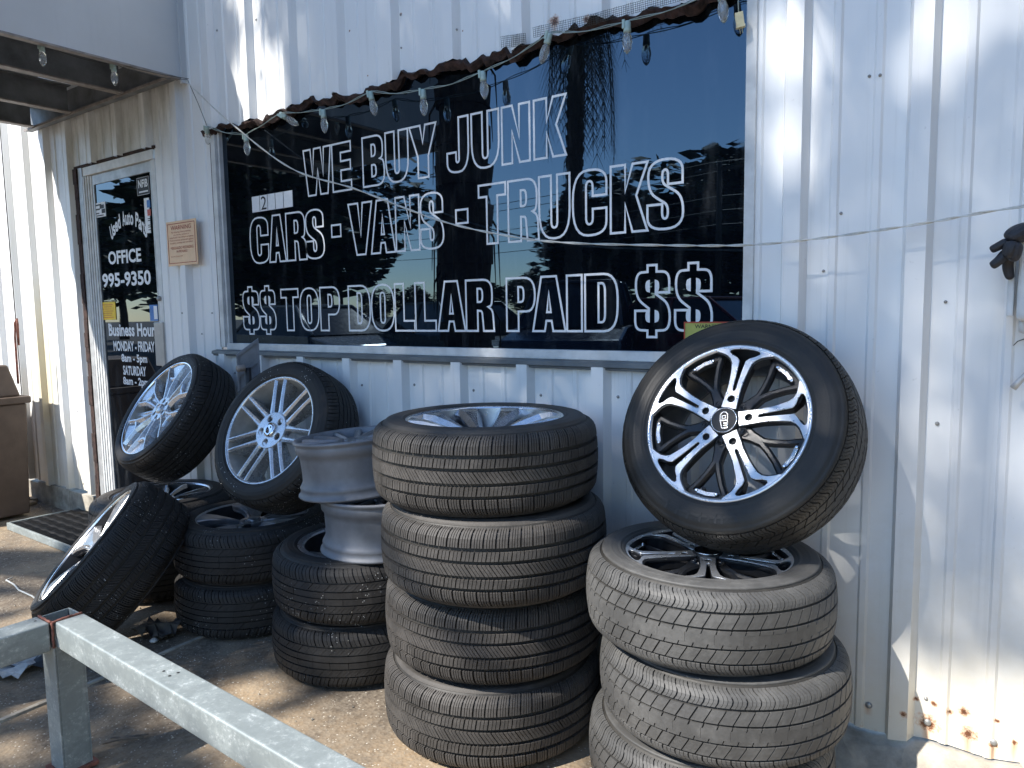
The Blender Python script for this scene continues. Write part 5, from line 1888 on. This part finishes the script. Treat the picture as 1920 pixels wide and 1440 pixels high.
cd = MB(); cd.tube([(-.22, .03, .004), (-.20, .0, .005), (-.10, .002, .005), (.0, -.01, .005), (.14, .0, .005), (.25, -.005, .004)], .004, 6)
litter('cord', 40, 1107, cd, M['wire_white'], 'short pale cord lying on the concrete left of the leaning silver wheel', 'cord', -.05)
js = MB()
pa, pb = at_z(0, 1349, .004), at_z(200, 1268, .004)
pc_ = at_z(390, 1188, .004)
d_ = Vector(pc_ - pa).normalized(); n_ = Vector((-d_.y, d_.x, 0)) * .009
st = Vector(pa) - d_ * 2.0; en = Vector(pc_) + d_ * .15
js.add([tuple(st - n_), tuple(en - n_), tuple(en + n_), tuple(st + n_), tuple(st - n_ - Vector((0, 0, .02))), tuple(en - n_ - Vector((0, 0, .02))), tuple(en + n_ - Vector((0, 0, .02))), tuple(st + n_ - Vector((0, 0, .02)))],
       [(0, 1, 2, 3), (0, 4, 5, 1), (3, 2, 6, 7), (1, 5, 6, 2)])
tag(js.build('joint_strip', M['concrete_foot']), kind='structure')
gvl = MB(); r6 = random.Random(8)
for _ in range(900):
    u = r6.random()
    x = -4.2 + 4.0 * r6.random(); y = -1.9 + 1.85 * r6.random()
    if u < .25: x = -6.2 + 1.4 * r6.random(); y = -.12 + .10 * r6.random()
    s_ = .0018 + .0045 * r6.random() ** 3
    a = r6.random() * 6
    vs = [(x + s_ * math.cos(a), y + s_ * math.sin(a), 0.001), (x + s_ * math.cos(a + 2.1), y + s_ * math.sin(a + 2.1), 0.001), (x + s_ * math.cos(a + 4.2), y + s_ * math.sin(a + 4.2), 0.001), (x, y, .002 + s_ * .9)]
    gvl.add(vs, [(0, 1, 3), (1, 2, 3), (2, 0, 3)])
tag(gvl.build('grit', M['concrete_foot']), 'loose grit and crumbs scattered over the concrete', 'grit', kind='stuff')


# ------------------------------------------------------------------ the yard behind the camera (mirrored in the window)
def leaf_cards(mb, pts, size, seed, flat_=0.0):
    r_ = np.random.RandomState(seed)
    for p in pts:
        a = r_.rand() * 2 * PI; b = (r_.rand() - .5) * 2.6
        u = np.array([math.cos(a), math.sin(a), .4 * (r_.rand() - .5)]); u /= np.linalg.norm(u)
        v = np.cross(u, [math.sin(b), .3, math.cos(b)]); v /= np.linalg.norm(v)
        s_ = size * (.6 + .8 * r_.rand())
        c = np.array(p)
        mb.add([c - u * s_, c + v * s_ * .45, c + u * s_, c - v * s_ * .45], [(0, 1, 2, 3)])


def vnoise(x, z, seed=0):
    def h(i, j):
        s_ = math.sin(i * 127.1 + j * 311.7 + seed * 74.7) * 43758.5453
        return s_ - math.floor(s_)
    xi, zi = math.floor(x), math.floor(z); xf, zf_ = x - xi, z - zi
    xf = xf * xf * (3 - 2 * xf); zf_ = zf_ * zf_ * (3 - 2 * zf_)
    return (h(xi, zi) * (1 - xf) + h(xi + 1, zi) * xf) * (1 - zf_) + (h(xi, zi + 1) * (1 - xf) + h(xi + 1, zi + 1) * xf) * zf_


def cover(x, z):
    """how much of the sun this tree takes at wall point (x, z): its crown is shaped by this"""
    if z < -1.12 and x > -2.6: return .74
    if z < .15 and -1.50 < x < -.30: return 0.0
    if x < -3.75: return 0.0
    if x < -1.5 and z < .15:
        if x < -2.40: return 0.35
        return 0.95 if (z > -.72 and x < -1.62) else .30
    if x > -.30 and z < .35: return 0.0
    if x > -.62:
        if z < .95: return .86
        return .82 if z < 2.1 else .76
    if z > 2.15:
        if -3.2 < x < -2.72: return .55
        return .92 if x < -1.6 else .80
    if z > 1.0: return .84
    return .88


ob_ = seen_in_glass(838, 600, -9.2)
oak = thing('shade_tree', 'tall leafy tree across the yard whose dappled shade falls on the shop front', 'tree', (ob_[0], ob_[1], 0))
oo = -np.array([ob_[0], ob_[1], 0])
lf_ = MB(); cand = []
for _ in range(30000):
    x = -3.8 + 4.6 * rng.rand(); z = -1.7 + 5.2 * rng.rand()
    c_ = cover(x, z)
    nz_ = .50 * vnoise(x * 3.6, z * 2.6, 1) + .50 * vnoise(x * 8.5, z * 6, 2)
    nz_ = min(1, max(0, (nz_ - .18) / .64))
    if nz_ < c_:
        t_ = 11.5 + 3.6 * rng.rand()
        cand.append(np.array([x, 0, z]) + SDIR * t_ + oo)
leaf_cards(lf_, cand, .060, 5)
lf_.build('crown', M['leaf'], oak)
tr = MB()
top = np.array([-1.8, 0, 1.2]) + SDIR * 13 + oo
fk = np.array([.2, .2, 7.4])
tr.tube([(0, 0, 0), (.05, .05, 2.5), (.08, .1, 5.2), tuple(fk), tuple(fk + (top - fk) * .6 + np.array([0, 0, .5])), tuple(top)], [.24, .21, .18, .15, .10, .04], 10)
for k in range(16):
    e = cand[rng.randint(len(cand))]
    b = fk + (top - fk) * (.2 + .6 * rng.rand())
    m_ = (b + e) / 2 + np.array([0, 0, .3])
    tr.tube([tuple(b), tuple(m_), tuple(e)], [.06, .04, .012], 6)
tr.build('trunk', M['bark'], oak)


def palm(label, x, y, h, rad, skirt, seed, lean=(0, 0), nf=26, sk=1.0):
    t = thing('palm_tree', label, 'palm tree', (x, y, 0), 'palm trees mirrored in the window')
    r_ = random.Random(seed)
    mb = MB(); n = int(h / .12)
    for i in range(n):
        z = h * i / n; f = i / n
        rr_ = rad * (1.12 if i % 2 else .97) * (1.1 - .15 * f)
        mb.lathe([(rr_, z), (rr_ * (1.0 + .10 * r_.random()), z + h / n)], 14, smooth=False, M=Matrix.Translation((lean[0] * f, lean[1] * f, 0)))
    for k in range(110):        # loose fibres on the trunk
        a = r_.random() * 2 * PI; z = h * r_.random(); f = z / h
        p = Vector((rad * math.cos(a) + lean[0] * f, rad * math.sin(a) + lean[1] * f, z))
        mb.tube([p, p + Vector((.06 * math.cos(a), .06 * math.sin(a), -.10)), p + Vector((.07 * math.cos(a), .07 * math.sin(a), -.26 - .3 * r_.random()))], [.012, .007, .002], 3, cap=False)
    mb.build('trunk', M['bark'], t)
    topv = Vector((lean[0], lean[1], h))
    def frond(mb, a, l, drop, up):
        d = Vector((math.cos(a), math.sin(a), 0))
        pts = []
        for i in range(9):
            u = i / 8
            pts.append(topv + d * l * (u if drop < 1 else (.20 * math.sin(u * 1.6))) + Vector((0, 0, up * u * l * (1 - u) * 2 - drop * l * u * u)))
        mb.tube(pts, [.018 * (1 - .8 * i / 8) for i in range(9)], 4, cap=False)
        s_ = d.cross(Vector((0, 0, 1)))
        for i in range(1, 9):
            for e in (-1, 1):
                for q_ in range(3):
                    p = pts[i - 1].lerp(pts[i], q_ / 3)
                    w_ = l * .22 * math.sin(PI * (.12 + .8 * (i - 1 + q_ / 3) / 8))
                    tip = p + s_ * e * w_ * .7 + (pts[i] - pts[i - 1]).normalized() * w_ * .7 + Vector((0, 0, -w_ * .7))
                    n2 = (pts[i] - pts[i - 1]).normalized() * .016
                    mb.add([p - n2, p + n2, tip], [(0, 1, 2)])
    mb = MB()
    for k in range(nf): frond(mb, 2 * PI * k / nf + r_.random(), 1.9 + .6 * r_.random(), .4 + .3 * r_.random(), .9 * r_.random())
    mb.build('crown', M['leaf'], t)
    if skirt:
        mb = MB()
        for k in range(skirt): frond(mb, 2 * PI * r_.random(), sk * (1.0 + 1.3 * r_.random()), 1.0 + .15 * r_.random(), 0)
        mb.build('dead_skirt', M['dead_frond'], t)
    return t


palm('rough palm trunk by the canopy, mirrored as the dark upright in the window', -3.02, -1.50, 6.2, .150, 0, 1)
pp = seen_in_glass(1075, 250, -11.0)
palm('palm with a hanging skirt of dead fronds mirrored in the right half of the window', pp[0] - .1, pp[1], 8.3, .16, 60, 2, (.2, 0), 22, 1.75)

# far trees
def tree_meshes(seed, n=2600):
    r_ = np.random.RandomState(seed)
    mb = MB(); pts = []
    lobes = [(r_.uniform(-1.6, 1.6), r_.uniform(-1.4, 1.4), r_.uniform(2.2, 5.2), r_.uniform(.8, 1.5)) for _ in range(11)]
    for _ in range(n):
        l = lobes[r_.randint(len(lobes))]
        v = r_.normal(size=3); v /= np.linalg.norm(v)
        rad = l[3] * (.55 + .5 * r_.rand())
        pts.append((l[0] + v[0] * rad, l[1] + v[1] * rad, l[2] + v[2] * rad * .9))
    leaf_cards(mb, pts, .26, seed + 3)
    tk = MB()
    tk.tube([(0, 0, 0), (.05, 0, 1.2), (.0, .1, 3.2), (0, 0, 4.6)], [.22, .18, .12, .04], 8)
    for l in lobes[:6]:
        tk.tube([(0, 0, 1.8), (l[0] * .5, l[1] * .5, l[2] * .75), (l[0], l[1], l[2])], [.09, .06, .02], 5)
    return mb.mesh('far_crown', M['leaf_dark']), tk.mesh('far_trunk', M['bark'])
TM = [tree_meshes(s_) for s_ in (21, 22, 23)]
fars = [(395, -12, 1.15), (470, -11, 1.05), (560, -12, 1.1), (520, -19, 1.5), (610, -18, 1.4), (700, -38, .55), (770, -40, .6), (845, -38, .55), (925, -42, .6), (1000, -40, .7), (1075, -30, 1.05), (1140, -30, 1.3),
        (1200, -29, 1.15), (1270, -31, 1.35), (1330, -30, 1.45), (1395, -31, 1.5), (1460, -32, 1.4), (1540, -30, 1.3), (330, -18, 1.3), (230, -20, 1.2)]
for i, (px, y, s_) in enumerate(fars):
    p = seen_in_glass(px, 595, y)
    t = thing('yard_tree', 'dark leafy tree of the far row mirrored low in the window', 'tree', (p[0], p[1], 0), 'trees along the far side of the yard')
    c_, k_ = TM[i % 3]
    for nm_, me in (('crown', c_), ('trunk', k_)):
        o = mesh_obj(nm_, me, t); o.scale = (s_ * 1.1, s_ * 1.1, s_); o.rotation_euler = (0, 0, i * 1.3)


for i, (x_, y_, s_) in enumerate(((4.4, -1.9, 1.15), (4.9, -4.4, 1.25), (5.6, -7.2, 1.3), (7.4, -3.0, 1.4))):  # unseen occluders, added to darken surfaces that face right
    t = thing('yard_tree', 'dark leafy tree added unseen at the right, dimming light on right-facing sides', 'tree', (x_, y_, 0), 'trees added out of view at the right to cut light')
    c_, k_ = TM[i % 3]
    for nm_, me in (('crown', c_), ('trunk', k_)):
        o = mesh_obj(nm_, me, t); o.scale = (s_ * .9, s_ * .9, s_ * .95); o.rotation_euler = (0, 0, 2 + i * 1.7)
        if nm_ == 'crown': o.location = (0, 0, -1.0)


# parked cars
def car(label, px, y, rot, col, kind=0):
    p = seen_in_glass(px, 600, y)
    mt_ = simple('car_paint_' + label.split()[0], col, .25, .3, .05, 5)
    t = thing('parked_car', label, 'car', (p[0], p[1], 0), 'cars parked across the yard')
    t.rotation_euler = (0, 0, rot)
    L_, H1, H2 = 2.25, .92 + .12 * kind, 1.44 + .3 * kind
    side = [(-L_, .35), (-L_ - .03, .6), (-L_ + .05, H1 - .1), (-1.1, H1), (1.25, H1 - .02), (L_ - .05, H1 - .18), (L_ + .05, .6), (L_, .32)]
    mb = MB(); hw = .88
    for sgn in (-1, 1):
        pass
    rows = []
    for yy, sx in ((-hw, .97), (-hw * .96, 1.0), (hw * .96, 1.0), (hw, .97)):
        rows.append([(x * sx, yy, z if abs(yy) < hw else z * .98 + .01) for x, z in side])
    n = len(side)
    for a, b in zip(rows[:-1], rows[1:]):
        mb.add(a + b, [(i, (i + 1) % n, n + (i + 1) % n, n + i) for i in range(n)])
    mb.add(rows[0], [tuple(range(n))]); mb.add(rows[-1], [tuple(range(n))[::-1]])
    bevel(mb.build('body', mt_, t), .05, 3)
    gh = [(-1.45, H1 - .01, .80), (-.75, H2, .62), (.55, H2, .62), (1.35, H1 - .01, .80)]
    mb = MB()
    vs = [(x, -w_, z) for x, z, w_ in gh] + [(x, w_, z) for x, z, w_ in gh]
    mb.add(vs, [(0, 1, 2, 3), (7, 6, 5, 4), (0, 4, 5, 1), (2, 6, 7, 3)])
    mb.build('windows', M['tar_glass'], t)
    mb = MB().box(-.80, .60, -.63, .63, H2 - .02, H2 + .025)
    for sgn in (-1, 1):
        for (x0, z0, x1, z1) in ((-1.45, H1, -.77, H2), (1.35, H1, .57, H2), (-.1, H1, -.1, H2)):
            mb.tube([(x0, sgn * .805, z0), (x1, sgn * .63, z1)], .028, 6)
    bevel(mb.build('roof', mt_, t), .015, 2)
    wm = MB()
    wm.lathe([(.20, .08), (.31, .09), (.33, .04), (.33, -.10), (.2, -.11), (.0001, -.11)], 20)
    wm.lathe([(.0001, .06), (.20, .07)], 20, 1)
    me = wm.mesh('car_wheel', M['rub_black'], M['silver'])
    for x in (-1.35, 1.4):
        for sgn in (-1, 1):
            o = mesh_obj('wheel', me, t, loc=(x, sgn * .80, .33)); o.rotation_euler = (-sgn * PI / 2, 0, 0)
    for sgn in (-1, 1):
        mesh_obj('headlight', MB().box(L_ - .03, L_ + .05, sgn * .62 - .17, sgn * .62 + .17, .60, .72).mesh('lamp', M['polished']), t)
    mesh_obj('trim_strip', MB().box(-1.7, 1.7, -hw - .012, -hw + .01, .58, .61).add([], []).mesh('trim', M['chrome']), t)
    mesh_obj('trim_strip', MB().box(-1.7, 1.7, hw - .01, hw + .012, .58, .61).mesh('trim', M['chrome']), t)
    return t


car('silver grey car mirrored at the lower left of the window', 575, -7.2, .10, (.25, .26, .27))
car('dark green car mirrored in the middle of the window', 850, -8.0, .35, (.03, .05, .05), 0)
car('dark blue van mirrored right of the middle of the window', 1090, -8.6, 1.2, (.02, .03, .06), 1)
car('dark red car mirrored at the right end of the window', 1310, -9.5, .2, (.16, .02, .03), 0)

# utility poles and lines
for px, y, lab in ((1345, -24, 'wooden utility pole mirrored near the right edge of the window'), (640, -27, 'wooden utility pole mirrored between the trees at the left of the window')):
    p = seen_in_glass(px, 600, y)
    t = thing('utility_pole', lab, 'pole', (p[0], p[1], 0))
    mb = MB(); mb.tube([(0, 0, 0), (0, 0, 6.6)], [.13, .09], 10); mb.build('pole_shaft', M['bark'], t)
    mb = MB().box(-.9, .9, -.05, .05, 6.2, 6.3); mb.build('crossarm', M['bark'], t)
pl_ = MB()
a = seen_in_glass(1345, 600, -24); b = seen_in_glass(640, 600, -27)
for dz_, dy in ((6.35, -.8), (6.35, .8), (5.3, 0), (4.8, 0), (4.3, 0)):
    A_ = Vector((a[0], a[1] + dy, dz_)); B_ = Vector((b[0], b[1] + dy, dz_))
    d_ = (B_ - A_)
    pl_.tube(sag(A_ - d_ * .9, A_, 8, .25)[:-1] + sag(A_, B_, 10, .3) + sag(B_, B_ + d_ * .5, 8, .2)[1:], .013, 4)
tag(pl_.build('power_lines', M['wire_dark']), 'overhead power lines mirrored across the window', 'power lines')
